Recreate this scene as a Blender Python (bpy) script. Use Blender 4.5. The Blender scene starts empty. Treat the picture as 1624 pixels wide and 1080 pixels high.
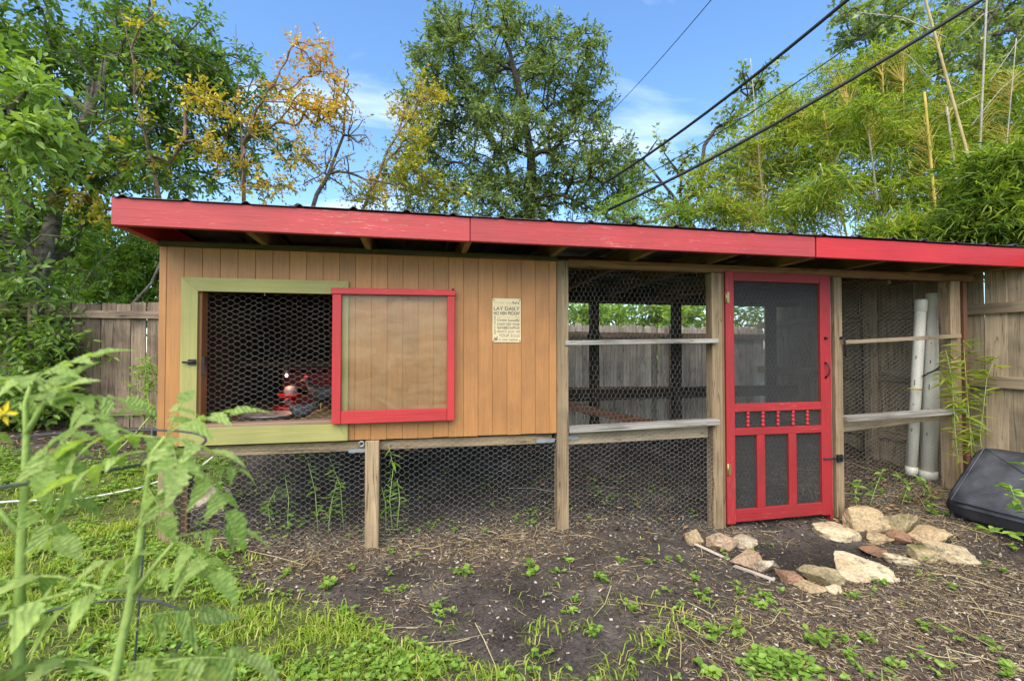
import bpy, bmesh, math, random
import numpy as np
from mathutils import Vector, Matrix

# ------------------------------------------------------------------ camera, sky, sun, exposure
SC = bpy.context.scene
COL = SC.collection
R = math.radians
CAM_H, YAW, PITCH, FPX = 1.30, R(11.3), R(1.2), 760.0
cam_data = bpy.data.cameras.new('camera')
cam_data.sensor_fit = 'HORIZONTAL'
cam_data.sensor_width = 36.0
cam_data.lens = 36.0 * FPX / 1624.0
cam_data.clip_start = 0.05
cam_data.clip_end = 2000.0
cam_data.dof.use_dof = True
cam_data.dof.focus_distance = 3.6
cam_data.dof.aperture_fstop = 4.0
cam = bpy.data.objects.new('camera', cam_data)
COL.objects.link(cam)
cam.location = (0, 0, CAM_H)
cam.rotation_euler = (R(90) + PITCH, 0, -YAW)
SC.camera = cam

SUN_EL, SUN_AZ = R(52), R(206)          # azimuth clockwise from +Y: behind the camera, a little to the left
world = bpy.data.worlds.new('World')
SC.world = world
world.use_nodes = True
wn = world.node_tree
wn.nodes.clear()
w_out = wn.nodes.new('ShaderNodeOutputWorld')
w_bg = wn.nodes.new('ShaderNodeBackground')
w_sky = wn.nodes.new('ShaderNodeTexSky')
w_sky.sky_type = 'NISHITA'
w_sky.sun_disc = False
w_sky.sun_elevation = SUN_EL
w_sky.sun_rotation = SUN_AZ
w_sky.air_density = 1.0
w_sky.dust_density = 0.3
w_sky.ozone_density = 3.0
w_bg.inputs['Strength'].default_value = 0.068
w_tc = wn.nodes.new('ShaderNodeTexCoord')
w_sep = wn.nodes.new('ShaderNodeSeparateXYZ')
w_add = wn.nodes.new('ShaderNodeMath'); w_add.operation = 'ADD'; w_add.inputs[1].default_value = 0.22
w_dx = wn.nodes.new('ShaderNodeMath'); w_dx.operation = 'DIVIDE'
w_dy = wn.nodes.new('ShaderNodeMath'); w_dy.operation = 'DIVIDE'
w_cmb = wn.nodes.new('ShaderNodeCombineXYZ')
w_map = wn.nodes.new('ShaderNodeMapping')
w_map.inputs['Rotation'].default_value = (0, 0, R(-28))
w_map.inputs['Scale'].default_value = (0.75, 1.7, 1)
w_map.inputs['Location'].default_value = (2.35, 1.6, 0)
w_noise = wn.nodes.new('ShaderNodeTexNoise')
w_noise.inputs['Scale'].default_value = 1.5
w_noise.inputs['Detail'].default_value = 7
w_noise.inputs['Roughness'].default_value = 0.55
w_noise.inputs['Distortion'].default_value = 0.5
w_ramp = wn.nodes.new('ShaderNodeValToRGB')
w_ramp.color_ramp.elements[0].position = 0.53
w_ramp.color_ramp.elements[0].color = (0, 0, 0, 1)
w_ramp.color_ramp.elements[1].position = 0.86
w_ramp.color_ramp.elements[1].color = (0.65, 0.65, 0.65, 1)
w_mix = wn.nodes.new('ShaderNodeMixRGB')
w_mix.inputs[2].default_value = (6.4, 6.8, 7.4, 1)
L = wn.links.new
L(w_tc.outputs['Generated'], w_sep.inputs[0])
L(w_sep.outputs['Z'], w_add.inputs[0])
L(w_sep.outputs['X'], w_dx.inputs[0]); L(w_add.outputs[0], w_dx.inputs[1])
L(w_sep.outputs['Y'], w_dy.inputs[0]); L(w_add.outputs[0], w_dy.inputs[1])
L(w_dx.outputs[0], w_cmb.inputs[0]); L(w_dy.outputs[0], w_cmb.inputs[1])
L(w_cmb.outputs[0], w_map.inputs[0]); L(w_map.outputs[0], w_noise.inputs['Vector'])
L(w_noise.outputs['Fac'], w_ramp.inputs[0])
w_sat = wn.nodes.new('ShaderNodeHueSaturation'); w_sat.inputs['Saturation'].default_value = 1.12
L(w_sky.outputs[0], w_sat.inputs['Color'])
L(w_ramp.outputs[0], w_mix.inputs[0]); L(w_sat.outputs[0], w_mix.inputs[1])
L(w_mix.outputs[0], w_bg.inputs['Color']); L(w_bg.outputs[0], w_out.inputs[0])

sun_data = bpy.data.lights.new('sun', 'SUN')
sun_data.energy = 1.5
sun_data.angle = R(75)
sun_data.color = (1.0, 0.90, 0.74)
sun = bpy.data.objects.new('sun', sun_data)
COL.objects.link(sun)
sun_dir = Vector((math.sin(SUN_AZ) * math.cos(SUN_EL), math.cos(SUN_AZ) * math.cos(SUN_EL), math.sin(SUN_EL)))
sun.rotation_euler = sun_dir.to_track_quat('Z', 'Y').to_euler()
sun.location = (0, -5, 8)

vs = SC.view_settings
vs.view_transform = 'Standard'
vs.look = 'None'
vs.exposure = 2.3
vs.gamma = 1.0
vs.use_curve_mapping = False
SC.render.engine = 'CYCLES'
SC.cycles.use_denoising = True
SC.cycles.max_bounces = 7
SC.cycles.transparent_max_bounces = 12
SC.cycles.transmission_bounces = 4
SC.cycles.caustics_reflective = False
SC.cycles.caustics_refractive = False

rng = np.random.default_rng(11)
random.seed(5)

# ------------------------------------------------------------------ helpers
def at(x, y, D):
    """a point of the place from a position in the photograph and its distance along the view axis"""
    u, v = (x - 812) / FPX, (540 - y) / FPX
    f = Vector((math.sin(YAW) * math.cos(PITCH), math.cos(YAW) * math.cos(PITCH), math.sin(PITCH)))
    r = Vector((math.cos(YAW), -math.sin(YAW), 0))
    up = r.cross(f)
    return Vector((0, 0, CAM_H)) + (f + r * u + up * v) * D

WL = {}                                        # world location of every parent
def tag(o, label=None, cat=None, group=None, kind=None):
    if label: o['label'] = label
    if cat: o['category'] = cat
    if group: o['group'] = group
    if kind: o['kind'] = kind
    return o
def place(o, loc, parent=None):
    WL[o.name] = Vector(loc)
    if parent is not None:
        o.parent = parent
        o.location = Vector(loc) - WL[parent.name]
    else:
        o.location = loc
    return o
def empty(name, loc, parent=None, **kw):
    o = bpy.data.objects.new(name, None)
    o.empty_display_size = 0.1
    COL.objects.link(o)
    place(o, loc, parent)
    return tag(o, **kw)
def link(name, me, mat, loc, parent=None, rot=None, **kw):
    if mat is not None and not me.materials:
        me.materials.append(mat)
    o = bpy.data.objects.new(name, me)
    COL.objects.link(o)
    place(o, loc, parent)
    if rot is not None:
        o.rotation_euler = rot
    return tag(o, **kw)

def np_mesh(name, V, F, smooth=False, attrs=None):
    V = np.asarray(V, dtype=np.float32); F = np.asarray(F, dtype=np.int32)
    me = bpy.data.meshes.new(name)
    me.vertices.add(len(V)); me.vertices.foreach_set('co', V.ravel())
    n, k = F.shape
    me.loops.add(n * k); me.loops.foreach_set('vertex_index', F.ravel())
    me.polygons.add(n); me.polygons.foreach_set('loop_start', np.arange(0, n * k, k, dtype=np.int32))
    if smooth:
        me.polygons.foreach_set('use_smooth', np.ones(n, dtype=bool))
    me.update(calc_edges=True)
    for an, av in (attrs or {}).items():
        a = me.attributes.new(an, 'FLOAT', 'POINT')
        a.data.foreach_set('value', np.asarray(av, dtype=np.float32))
    return me
def np_obj(name, V, F, mat, parent=None, smooth=False, attrs=None, **kw):
    V = np.asarray(V, dtype=np.float64)
    c = (V.min(0) + V.max(0)) / 2
    return link(name, np_mesh(name, V - c, F, smooth, attrs), mat, c, parent, **kw)

class MB:
    """collects shapes in world space, builds ONE mesh object"""
    def __init__(s): s.v = []; s.f = []; s.sm = []
    def add(s, vs_, fs, smooth=False):
        o = len(s.v); s.v += [Vector(p) for p in vs_]
        s.f += [[i + o for i in f] for f in fs]; s.sm += [smooth] * len(fs)
        return s
    def box(s, a, b):
        x0, y0, z0 = a; x1, y1, z1 = b
        return s.add([(x0,y0,z0),(x1,y0,z0),(x1,y1,z0),(x0,y1,z0),(x0,y0,z1),(x1,y0,z1),(x1,y1,z1),(x0,y1,z1)],
                     [(0,3,2,1),(4,5,6,7),(0,1,5,4),(1,2,6,5),(2,3,7,6),(3,0,4,7)])
    def prism(s, poly, y0, y1):
        """polygon in XZ extruded along Y"""
        n = len(poly)
        return s.add([(x, y0, z) for x, z in poly] + [(x, y1, z) for x, z in poly],
                     [tuple(range(n)), tuple(range(2*n-1, n-1, -1))] + [(i, i+n, (i+1) % n + n, (i+1) % n) for i in range(n)])
    def tube(s, pts, rad, n=8, cap=True, smooth=True):
        pts = [Vector(p) for p in pts]
        if not hasattr(rad, '__len__'): rad = [rad] * len(pts)
        vs_, fs = [], []
        prev = None
        for i, p in enumerate(pts):
            d = (pts[min(i+1, len(pts)-1)] - pts[max(i-1, 0)]).normalized()
            if prev is None:
                a = d.orthogonal().normalized()
            else:
                a = (prev - d * prev.dot(d)).normalized()
            prev = a; b = d.cross(a)
            for k in range(n):
                t = 2 * math.pi * k / n
                vs_.append(p + (a * math.cos(t) + b * math.sin(t)) * rad[i])
        for i in range(len(pts) - 1):
            for k in range(n):
                fs.append((i*n+k, i*n+(k+1) % n, (i+1)*n+(k+1) % n, (i+1)*n+k))
        s.add(vs_, fs, smooth)
        if cap:
            o = len(s.v) - len(vs_)
            s.f += [[o + k for k in range(n-1, -1, -1)], [o + (len(pts)-1)*n + k for k in range(n)]]
            s.sm += [False, False]
        return s
    def build(s, name, mat, parent=None, **kw):
        V = np.array([tuple(p) for p in s.v]); c = (V.min(0) + V.max(0)) / 2
        me = bpy.data.meshes.new(name)
        me.from_pydata([tuple(p) for p in (V - c)], [], s.f)
        me.polygons.foreach_set('use_smooth', s.sm)
        me.update()
        return link(name, me, mat, c, parent, **kw)

_bc = {}
def board_mesh(l, w, t, bev):
    key = (round(l, 4), round(w, 4), round(t, 4), bev)
    if key not in _bc:
        bm = bmesh.new()
        bmesh.ops.create_cube(bm, size=1)
        bmesh.ops.scale(bm, vec=(l, w, t), verts=bm.verts)
        if bev:
            bmesh.ops.bevel(bm, geom=bm.edges[:], offset=bev, segments=1, affect='EDGES')
        me = bpy.data.meshes.new('board'); bm.to_mesh(me); bm.free()
        _bc[key] = me
    return _bc[key]
def board(name, p0, p1, w, t, mat, parent=None, wdir=(0, 0, 1), bev=0.003, **kw):
    """a board from p0 to p1 (centre line), w wide along wdir, t thick; the grain runs along its own X"""
    p0, p1 = Vector(p0), Vector(p1)
    d = p1 - p0; x = d.normalized()
    y = Vector(wdir); y = (y - x * y.dot(x)).normalized(); z = x.cross(y)
    me = board_mesh(d.length, w, t, bev)
    if mat.name not in [m.name for m in me.materials if m]:
        if me.materials:
            me = me.copy(); me.materials.clear()
        me.materials.append(mat)
    o = link(name, me, None, (p0 + p1) / 2, parent, **kw)
    o.rotation_euler = Matrix((x, y, z)).transposed().to_euler()
    return o

def vnoise(x, y, seed=0):
    x = np.asarray(x, dtype=np.float64); y = np.asarray(y, dtype=np.float64)
    xi = np.floor(x).astype(np.int64); yi = np.floor(y).astype(np.int64)
    xf, yf = x - xi, y - yi
    xf = xf * xf * (3 - 2 * xf); yf = yf * yf * (3 - 2 * yf)
    def h(a, b):
        n = (a * 374761393 + b * 668265263 + seed * 1442695041) & 0x7fffffff
        n = ((n ^ (n >> 13)) * 1274126177) & 0x7fffffff
        return ((n ^ (n >> 16)) & 0xffff) / 65535.0
    return (h(xi, yi)*(1-xf) + h(xi+1, yi)*xf)*(1-yf) + (h(xi, yi+1)*(1-xf) + h(xi+1, yi+1)*xf)*yf
def fbm(x, y, seed=0, o=4):
    s = 0; a = 0.5
    for i in range(o):
        s = s + a * vnoise(x * 2**i, y * 2**i, seed + i); a *= 0.5
    return s
def sst(a, b, x):
    t = np.clip((np.asarray(x, dtype=np.float64) - a) / (b - a), 0, 1)
    return t * t * (3 - 2 * t)

def gz(x, y):
    """height of the ground"""
    x = np.asarray(x, dtype=np.float64); y = np.asarray(y, dtype=np.float64)
    z = 0.015 + 0.13 * sst(-0.5, -2.0, x) + 0.14 * sst(-1.8, -3.6, x)
    z = z - 0.075 * sst(1.1, 2.2, x) + 0.16 * sst(3.2, 4.6, x) * sst(2.4, 3.2, y)
    z = z + 0.32 * sst(3.7, 6.0, y) * (1 - 0.45 * sst(-1.2, -3.0, x))
    z = z - 0.055 * np.exp(-(((x - 2.62) / 0.42)**2 + ((y - 2.72) / 0.24)**2))
    z = z + (fbm(x * 1.7, y * 1.7, 3) - 0.47) * 0.06 + (fbm(x * 9, y * 9, 8, 3) - 0.44) * 0.022 + (vnoise(x * 45, y * 45, 15) - 0.5) * 0.0035
    return z
def gzs(x, y): return float(gz(np.array([x]), np.array([y]))[0])

def lawn(x, y):
    """how grassy the ground is, 0 to 1"""
    x = np.asarray(x, dtype=np.float64); y = np.asarray(y, dtype=np.float64)
    n = fbm(x * 2.2, y * 2.2, 21) - 0.47
    d = -(x * 0.63 + y * 0.776 - 1.70)                        # below the line across the yard
    a = sst(-0.13, 0.25, d + n * 0.9)
    left = sst(-1.45, -1.75, x + n * 0.4) * sst(5.3, 4.7, y + n * 0.8)
    pat = sst(0.05, 0.2, n - 0.10)
    left = left * (1 - 0.5 * pat)
    return np.clip(np.maximum(a, left), 0, 1)

# ------------------------------------------------------------------ materials
def mat_new(name):
    m = bpy.data.materials.new(name); m.use_nodes = True
    nt = m.node_tree
    return m, nt, nt.nodes['Principled BSDF']
def nd(nt, kind, props=None, **ins):
    n = nt.nodes.new('ShaderNode' + kind)
    for k, v in (props or {}).items(): setattr(n, k, v)
    for k, v in ins.items():
        key = int(k[1:]) if k[0] == 'i' and k[1:].isdigit() else k.replace('_', ' ')
        if isinstance(v, bpy.types.NodeSocket): nt.links.new(v, n.inputs[key])
        else: n.inputs[key].default_value = v
    return n
def c4(c): return (c[0], c[1], c[2], 1)
def ramp(nt, fac, stops):
    r = nt.nodes.new('ShaderNodeValToRGB')
    e = r.color_ramp.elements
    while len(e) < len(stops): e.new(0.5)
    for el, (p, c) in zip(e, stops):
        el.position = p; el.color = c4(c)
    nt.links.new(fac, r.inputs[0])
    return r.outputs[0]
def gcoord(nt, stretch=0.06, scale=1.0, rnd=True):
    """object coordinates drawn out along the board, shifted for each board"""
    tc = nd(nt, 'TexCoord')
    v = tc.outputs['Object']
    oi = nd(nt, 'ObjectInfo')
    if rnd:
        mul = nd(nt, 'Math', {'operation': 'MULTIPLY'}, i0=oi.outputs['Random'], i1=37.0)
        cb = nd(nt, 'CombineXYZ', X=mul.outputs[0], Y=mul.outputs[0], Z=mul.outputs[0])
        v = nd(nt, 'VectorMath', {'operation': 'ADD'}, i0=v, i1=cb.outputs[0]).outputs[0]
    mp = nd(nt, 'Mapping', Vector=v, Scale=(scale * stretch, scale, scale))
    return v, mp.outputs[0], oi.outputs['Random']
def mixc(nt, fac, a, b, mode='MIX'):
    n = nd(nt, 'MixRGB', {'blend_type': mode})
    for k, val in ((0, fac), (1, a), (2, b)):
        if isinstance(val, bpy.types.NodeSocket): nt.links.new(val, n.inputs[k])
        else: n.inputs[k].default_value = val if k == 0 else c4(val)
    return n.outputs[0]

def wood(name, light, dark, stain=(0.03, 0.027, 0.022), stain_amt=0.5, rough=0.85, vary=0.35, bump=0.35):
    m, nt, b = mat_new(name)
    v, g, rnd = gcoord(nt, 0.05)
    n1 = nd(nt, 'TexNoise', Vector=g, Scale=38.0, Detail=7.0, Roughness=0.65, Distortion=0.4)
    n2 = nd(nt, 'TexNoise', Vector=g, Scale=9.0, Detail=4.0, Distortion=1.5)
    n3 = nd(nt, 'TexNoise', Vector=v, Scale=2.6, Detail=6.0, Roughness=0.6)
    mixf = nd(nt, 'Math', {'operation': 'MULTIPLY_ADD'}, i0=n1.outputs['Fac'], i1=0.65, i2=0.0)
    mixf2 = nd(nt, 'Math', {'operation': 'MULTIPLY_ADD'}, i0=n2.outputs['Fac'], i1=0.35, i2=mixf.outputs[0])
    c = ramp(nt, mixf2.outputs[0], [(0.33, dark), (0.5, tuple((a + d) / 2 for a, d in zip(light, dark))), (0.66, light)])
    sf = ramp(nt, n3.outputs['Fac'], [(0.45, (0, 0, 0)), (0.72, (stain_amt,) * 3)])
    c = mixc(nt, sf, c, stain)
    # knots
    vo = nd(nt, 'TexVoronoi', Vector=nd(nt, 'Mapping', Vector=v, Scale=(1.6, 5.5, 5.5)).outputs[0], Scale=1.0, Randomness=1.0)
    kf = ramp(nt, vo.outputs['Distance'], [(0.045, (0.75,) * 3), (0.10, (0, 0, 0))])
    c = mixc(nt, kf, c, tuple(0.35 * d for d in dark))
    ck = nd(nt, 'TexNoise', Vector=nd(nt, 'Mapping', Vector=v, Scale=(0.9, 22, 22)).outputs[0], Scale=1.0, Detail=2.0, Distortion=0.3)
    cf = ramp(nt, ck.outputs['Fac'], [(0.485, (0, 0, 0)), (0.497, (0.7,) * 3), (0.503, (0.7,) * 3), (0.515, (0, 0, 0))])
    c = mixc(nt, cf, c, tuple(0.3 * d for d in dark))
    vv = nd(nt, 'MapRange', Value=rnd, To_Min=1 - vary, To_Max=1 + vary * 0.6)
    c = mixc(nt, 1.0, c, nd(nt, 'CombineColor', Red=vv.outputs[0], Green=vv.outputs[0], Blue=vv.outputs[0]).outputs[0], 'MULTIPLY')
    nt.links.new(c, b.inputs['Base Color'])
    b.inputs['Roughness'].default_value = rough
    b.inputs['Specular IOR Level'].default_value = 0.25
    bp = nd(nt, 'Bump', Strength=bump, Distance=0.006, Height=mixf2.outputs[0])
    nt.links.new(bp.outputs[0], b.inputs['Normal'])
    return m

def paint(name, col, worn=(0.45, 0.36, 0.28), wear=0.0, rough=0.55, grain=0.25, dirt=0.12, vary=0.06, spec=0.35):
    m, nt, b = mat_new(name)
    v, g, rnd = gcoord(nt, 0.06)
    n1 = nd(nt, 'TexNoise', Vector=g, Scale=60.0, Detail=6.0, Roughness=0.6)
    n3 = nd(nt, 'TexNoise', Vector=v, Scale=3.0, Detail=6.0, Roughness=0.62)
    n4 = nd(nt, 'TexNoise', Vector=nd(nt, 'Mapping', Vector=v, Scale=(11, 110, 110)).outputs[0], Scale=1.0, Detail=9.0, Roughness=0.72)
    n5 = nd(nt, 'TexNoise', Vector=v, Scale=1.3, Detail=3.0)
    d1 = tuple(c * 0.86 for c in col)
    c = ramp(nt, n1.outputs['Fac'], [(0.35, d1), (0.65, col)])
    df = ramp(nt, n3.outputs['Fac'], [(0.45, (0, 0, 0)), (0.75, (dirt,) * 3)])
    c = mixc(nt, df, c, (0.06, 0.045, 0.03))
    c = mixc(nt, 1.0, c, ramp(nt, n5.outputs['Fac'], [(0.35, (0.86, 0.87, 0.88)), (0.65, (1.06, 1.05, 1.04))]), 'MULTIPLY')
    if wear > 0:
        add = nd(nt, 'Math', {'operation': 'MULTIPLY_ADD'}, i0=n5.outputs['Fac'], i1=0.35, i2=n4.outputs['Fac'])
        lo = 0.91 - 0.11 * wear
        wf = ramp(nt, add.outputs[0], [(lo, (0, 0, 0)), (lo + 0.06, (0.55,) * 3)])
        c = mixc(nt, wf, c, worn)
    vv = nd(nt, 'MapRange', Value=rnd, To_Min=1 - vary, To_Max=1 + vary)
    c = mixc(nt, 1.0, c, nd(nt, 'CombineColor', Red=vv.outputs[0], Green=vv.outputs[0], Blue=vv.outputs[0]).outputs[0], 'MULTIPLY')
    nt.links.new(c, b.inputs['Base Color'])
    b.inputs['Roughness'].default_value = rough
    b.inputs['Specular IOR Level'].default_value = spec
    h = nd(nt, 'Math', {'operation': 'MULTIPLY_ADD'}, i0=n4.outputs['Fac'], i1=0.6, i2=n1.outputs['Fac'])
    bp = nd(nt, 'Bump', Strength=grain, Distance=0.004, Height=h.outputs[0])
    nt.links.new(bp.outputs[0], b.inputs['Normal'])
    return m

def plain(name, col, rough=0.6, metal=0.0, noise=0.2, scale=12.0, spec=0.4, bump=0.0):
    m, nt, b = mat_new(name)
    v, g, rnd = gcoord(nt, 1.0)
    n = nd(nt, 'TexNoise', Vector=v, Scale=scale, Detail=5.0, Roughness=0.6)
    c = ramp(nt, n.outputs['Fac'], [(0.3, tuple(x * (1 - noise) for x in col)), (0.7, tuple(min(1, x * (1 + noise * 0.6)) for x in col))])
    nt.links.new(c, b.inputs['Base Color'])
    b.inputs['Roughness'].default_value = rough
    b.inputs['Metallic'].default_value = metal
    b.inputs['Specular IOR Level'].default_value = spec
    if bump:
        bp = nd(nt, 'Bump', Strength=bump, Distance=0.01, Height=n.outputs['Fac'])
        nt.links.new(bp.outputs[0], b.inputs['Normal'])
    return m

def leafmat(name, stops, trans=0.35, rough=0.45, tcol=(1.15, 1.25, 0.5), crinkle=0.0):
    """leaf colour runs along the leaf's own tint attribute"""
    m, nt, b = mat_new(name)
    a = nd(nt, 'Attribute', {'attribute_name': 'tint'})
    c = ramp(nt, a.outputs['Fac'], stops)
    if crinkle:
        tco = nd(nt, 'TexCoord')
        cn = nd(nt, 'TexNoise', Vector=tco.outputs['Object'], Scale=55.0, Detail=5.0, Roughness=0.6)
        cw_ = nd(nt, 'TexWave', Vector=tco.outputs['Object'], Scale=28.0, Distortion=6.0, Detail=2.0)
        c = mixc(nt, 1.0, c, ramp(nt, cn.outputs['Fac'], [(0.32, (0.62, 0.66, 0.62)), (0.62, (1.12, 1.08, 1.0))]), 'MULTIPLY')
        hh_ = nd(nt, 'Math', {'operation': 'MULTIPLY_ADD'}, i0=cw_.outputs['Fac'], i1=0.5, i2=cn.outputs['Fac'])
        nt.links.new(nd(nt, 'Bump', Strength=crinkle, Distance=0.004, Height=hh_.outputs[0]).outputs[0], b.inputs['Normal'])
    nt.links.new(c, b.inputs['Base Color'])
    b.inputs['Roughness'].default_value = rough
    b.inputs['Specular IOR Level'].default_value = 0.35
    tc = mixc(nt, 1.0, c, tcol, 'MULTIPLY')
    t = nd(nt, 'BsdfTranslucent', Color=tc)
    mx = nd(nt, 'MixShader', i0=trans, i1=b.outputs[0], i2=t.outputs[0])
    nt.links.new(mx.outputs[0], nt.nodes['Material Output'].inputs[0])
    return m

def bark(name, light, dark, scale=14.0):
    m, nt, b = mat_new(name)
    tc = nd(nt, 'TexCoord')
    n = nd(nt, 'TexNoise', Vector=tc.outputs['Object'], Scale=scale, Detail=7.0, Roughness=0.7)
    c = ramp(nt, n.outputs['Fac'], [(0.35, dark), (0.65, light)])
    nt.links.new(c, b.inputs['Base Color'])
    b.inputs['Roughness'].default_value = 0.9
    b.inputs['Specular IOR Level'].default_value = 0.15
    bp = nd(nt, 'Bump', Strength=0.5, Distance=0.02, Height=n.outputs['Fac'])
    nt.links.new(bp.outputs[0], b.inputs['Normal'])
    return m

M = {}
M['siding'] = paint('orange_siding_paint', (0.42, 0.190, 0.062), wear=0.0, rough=0.5, grain=0.7, dirt=0.28, vary=0.03)
M['siding_back'] = paint('orange_groove_paint', (0.38, 0.15, 0.036), rough=0.7)
M['fascia'] = paint('pink_red_fascia_paint', (0.43, 0.050, 0.052), worn=(0.55, 0.36, 0.30), wear=1.05, rough=0.55, grain=0.4, dirt=0.18)
M['fascia_new'] = paint('bright_red_fascia_paint', (0.47, 0.022, 0.026), worn=(0.45, 0.3, 0.25), wear=0.2, rough=0.5, grain=0.3, dirt=0.1)
M['door_red'] = paint('red_door_paint', (0.345, 0.024, 0.028), worn=(0.5, 0.17, 0.14), wear=1.1, rough=0.5, grain=0.5, dirt=0.35)
M['sash_red'] = paint('red_sash_paint', (0.49, 0.034, 0.037), worn=(0.6, 0.32, 0.27), wear=0.7, rough=0.5, grain=0.4, dirt=0.15)
M['olive'] = paint('olive_trim_paint', (0.325, 0.30, 0.098), worn=(0.12, 0.10, 0.03), wear=0.8, rough=0.6, grain=0.35, dirt=0.15)
M['jamb'] = paint('brown_jamb_paint', (0.27, 0.11, 0.04), rough=0.6)
M['sill'] = wood('pinkish_sill_wood', (0.45, 0.30, 0.21), (0.28, 0.17, 0.11), stain_amt=0.2)
M['post'] = wood('tan_post_wood', (0.43, 0.31, 0.18), (0.19, 0.13, 0.075), stain_amt=0.45, vary=0.2)
M['beam'] = wood('brown_beam_wood', (0.25, 0.145, 0.07), (0.11, 0.062, 0.03), stain_amt=0.4)
M['rafter'] = wood('pale_rafter_wood', (0.34, 0.23, 0.12), (0.19, 0.12, 0.06), stain_amt=0.35)
M['grey'] = wood('silver_weathered_wood', (0.42, 0.39, 0.345), (0.16, 0.14, 0.115), stain_amt=0.6, vary=0.2)
M['picket'] = wood('weathered_picket_wood', (0.31, 0.23, 0.16), (0.115, 0.08, 0.054), stain=(0.02, 0.018, 0.017), stain_amt=0.7, vary=0.45, bump=0.6)
M['picket_pale'] = wood('pale_picket_wood', (0.80, 0.73, 0.64), (0.44, 0.375, 0.31), stain=(0.06, 0.05, 0.04), stain_amt=0.5, vary=0.35, bump=0.6)
M['fence_tan'] = wood('tan_fence_wood', (0.50, 0.385, 0.25), (0.23, 0.17, 0.105), stain=(0.07, 0.06, 0.045), stain_amt=0.6, vary=0.3)
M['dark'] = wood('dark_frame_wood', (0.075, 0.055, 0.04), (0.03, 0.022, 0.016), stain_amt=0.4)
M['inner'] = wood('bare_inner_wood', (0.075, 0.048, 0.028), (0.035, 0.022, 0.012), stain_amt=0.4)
M['mould'] = wood('mossy_ledger_wood', (0.16, 0.14, 0.07), (0.05, 0.045, 0.022), stain_amt=0.7)
M['rust_strip'] = paint('brown_strip_paint', (0.20, 0.09, 0.05), rough=0.6, dirt=0.25)
M['wire'] = plain('galvanised_wire', (0.46, 0.45, 0.41), rough=0.45, metal=0.35, noise=0.3, scale=3.0)
M['zinc'] = plain('galvanised_steel', (0.36, 0.37, 0.38), rough=0.45, metal=0.8)
M['roof'] = plain('roof_sheet_steel', (0.10, 0.10, 0.105), rough=0.45, metal=0.6)
M['black_iron'] = plain('black_iron', (0.012, 0.012, 0.013), rough=0.5)
M['brass'] = plain('aged_brass', (0.42, 0.30, 0.13), rough=0.4, metal=0.8)
M['pvc'] = plain('white_pvc', (0.76, 0.72, 0.60), rough=0.35, noise=0.12, scale=5)
M['vinyl'] = plain('black_vinyl', (0.055, 0.057, 0.068), rough=0.42, noise=0.75, scale=5.0, spec=0.5, bump=0.15)
M['cable'] = plain('black_cable_rubber', (0.012, 0.012, 0.014), rough=0.6)
M['cage'] = plain('dark_coated_wire', (0.045, 0.047, 0.05), rough=0.45)
M['cord'] = plain('white_cord_plastic', (0.75, 0.74, 0.71), rough=0.5)

# ------------------------------------------------------------------ ground
xs = np.concatenate([-np.geomspace(160, 6, 26), np.arange(-5.5, -3.4, 0.12), np.arange(-3.4, 5.0, 0.026), np.arange(5.0, 7, 0.15), np.geomspace(7.5, 160, 24)])
ys = np.concatenate([-np.geomspace(60, 1, 12), np.arange(-0.6, 1.3, 0.2), np.arange(1.3, 4.1, 0.026), np.arange(4.1, 6.6, 0.07), np.geomspace(6.8, 300, 34)])
GX, GY = np.meshgrid(xs, ys, indexing='ij')
far = sst(9, 30, np.hypot(GX, GY))
GZ = gz(GX, GY) * (1 - far) + 0.2 * far
nx, ny = GX.shape
idx = np.arange(nx * ny).reshape(nx, ny)
gF = np.stack([idx[:-1, :-1], idx[1:, :-1], idx[1:, 1:], idx[:-1, 1:]], -1).reshape(-1, 4)
def damp(x, y): return np.exp(-(((x - 2.62) / .50)**4 + ((y - 2.70) / .27)**4))
def mulchy(x, y):
    n = fbm(x * 1.6, y * 1.6, 41)
    a = sst(2.75, 3.2, y + (n - .47) * 0.5) * sst(1.6, 0.6, x) * sst(4.2, 3.4, y)          # strip before the posts
    b = sst(0.9, 1.7, x + (n - .47) * 1.2) * sst(2.55, 2.15, y + (n - .47) * 1.0)          # near right
    d = sst(3.2, 3.7, x) * sst(2.5, 2.9, y)                                                   # right bay
    e = 0.28 * sst(0.5, 0.62, n)
    return np.clip(np.maximum.reduce([a, b, d * 0.9, e]), 0, 1)
gm, nt, b = mat_new('dark_garden_soil')
tc = nd(nt, 'TexCoord')
n1 = nd(nt, 'TexNoise', Vector=tc.outputs['Object'], Scale=3.0, Detail=9.0, Roughness=0.65)
n2 = nd(nt, 'TexNoise', Vector=tc.outputs['Object'], Scale=55.0, Detail=6.0, Roughness=0.75)
n3 = nd(nt, 'TexNoise', Vector=tc.outputs['Object'], Scale=160.0, Detail=3.0, Roughness=0.7)
c = ramp(nt, n1.outputs['Fac'], [(0.35, (0.055, 0.046, 0.040)), (0.52, (0.100, 0.084, 0.073)), (0.68, (0.165, 0.141, 0.122))])
c2 = ramp(nt, n2.outputs['Fac'], [(0.38, (0.45, 0.45, 0.45)), (0.62, (1.25, 1.22, 1.2))])
c = mixc(nt, 1.0, c, c2, 'MULTIPLY')
am = nd(nt, 'Attribute', {'attribute_name': 'mulch'})
mc = ramp(nt, n2.outputs['Fac'], [(0.36, (0.045, 0.034, 0.026)), (0.5, (0.13, 0.098, 0.068)), (0.66, (0.27, 0.205, 0.14))])
c = mixc(nt, nd(nt, 'Math', {'operation': 'MULTIPLY'}, i0=am.outputs['Fac'], i1=0.5).outputs[0], c, mc)
al = nd(nt, 'Attribute', {'attribute_name': 'lawn'})
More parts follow.
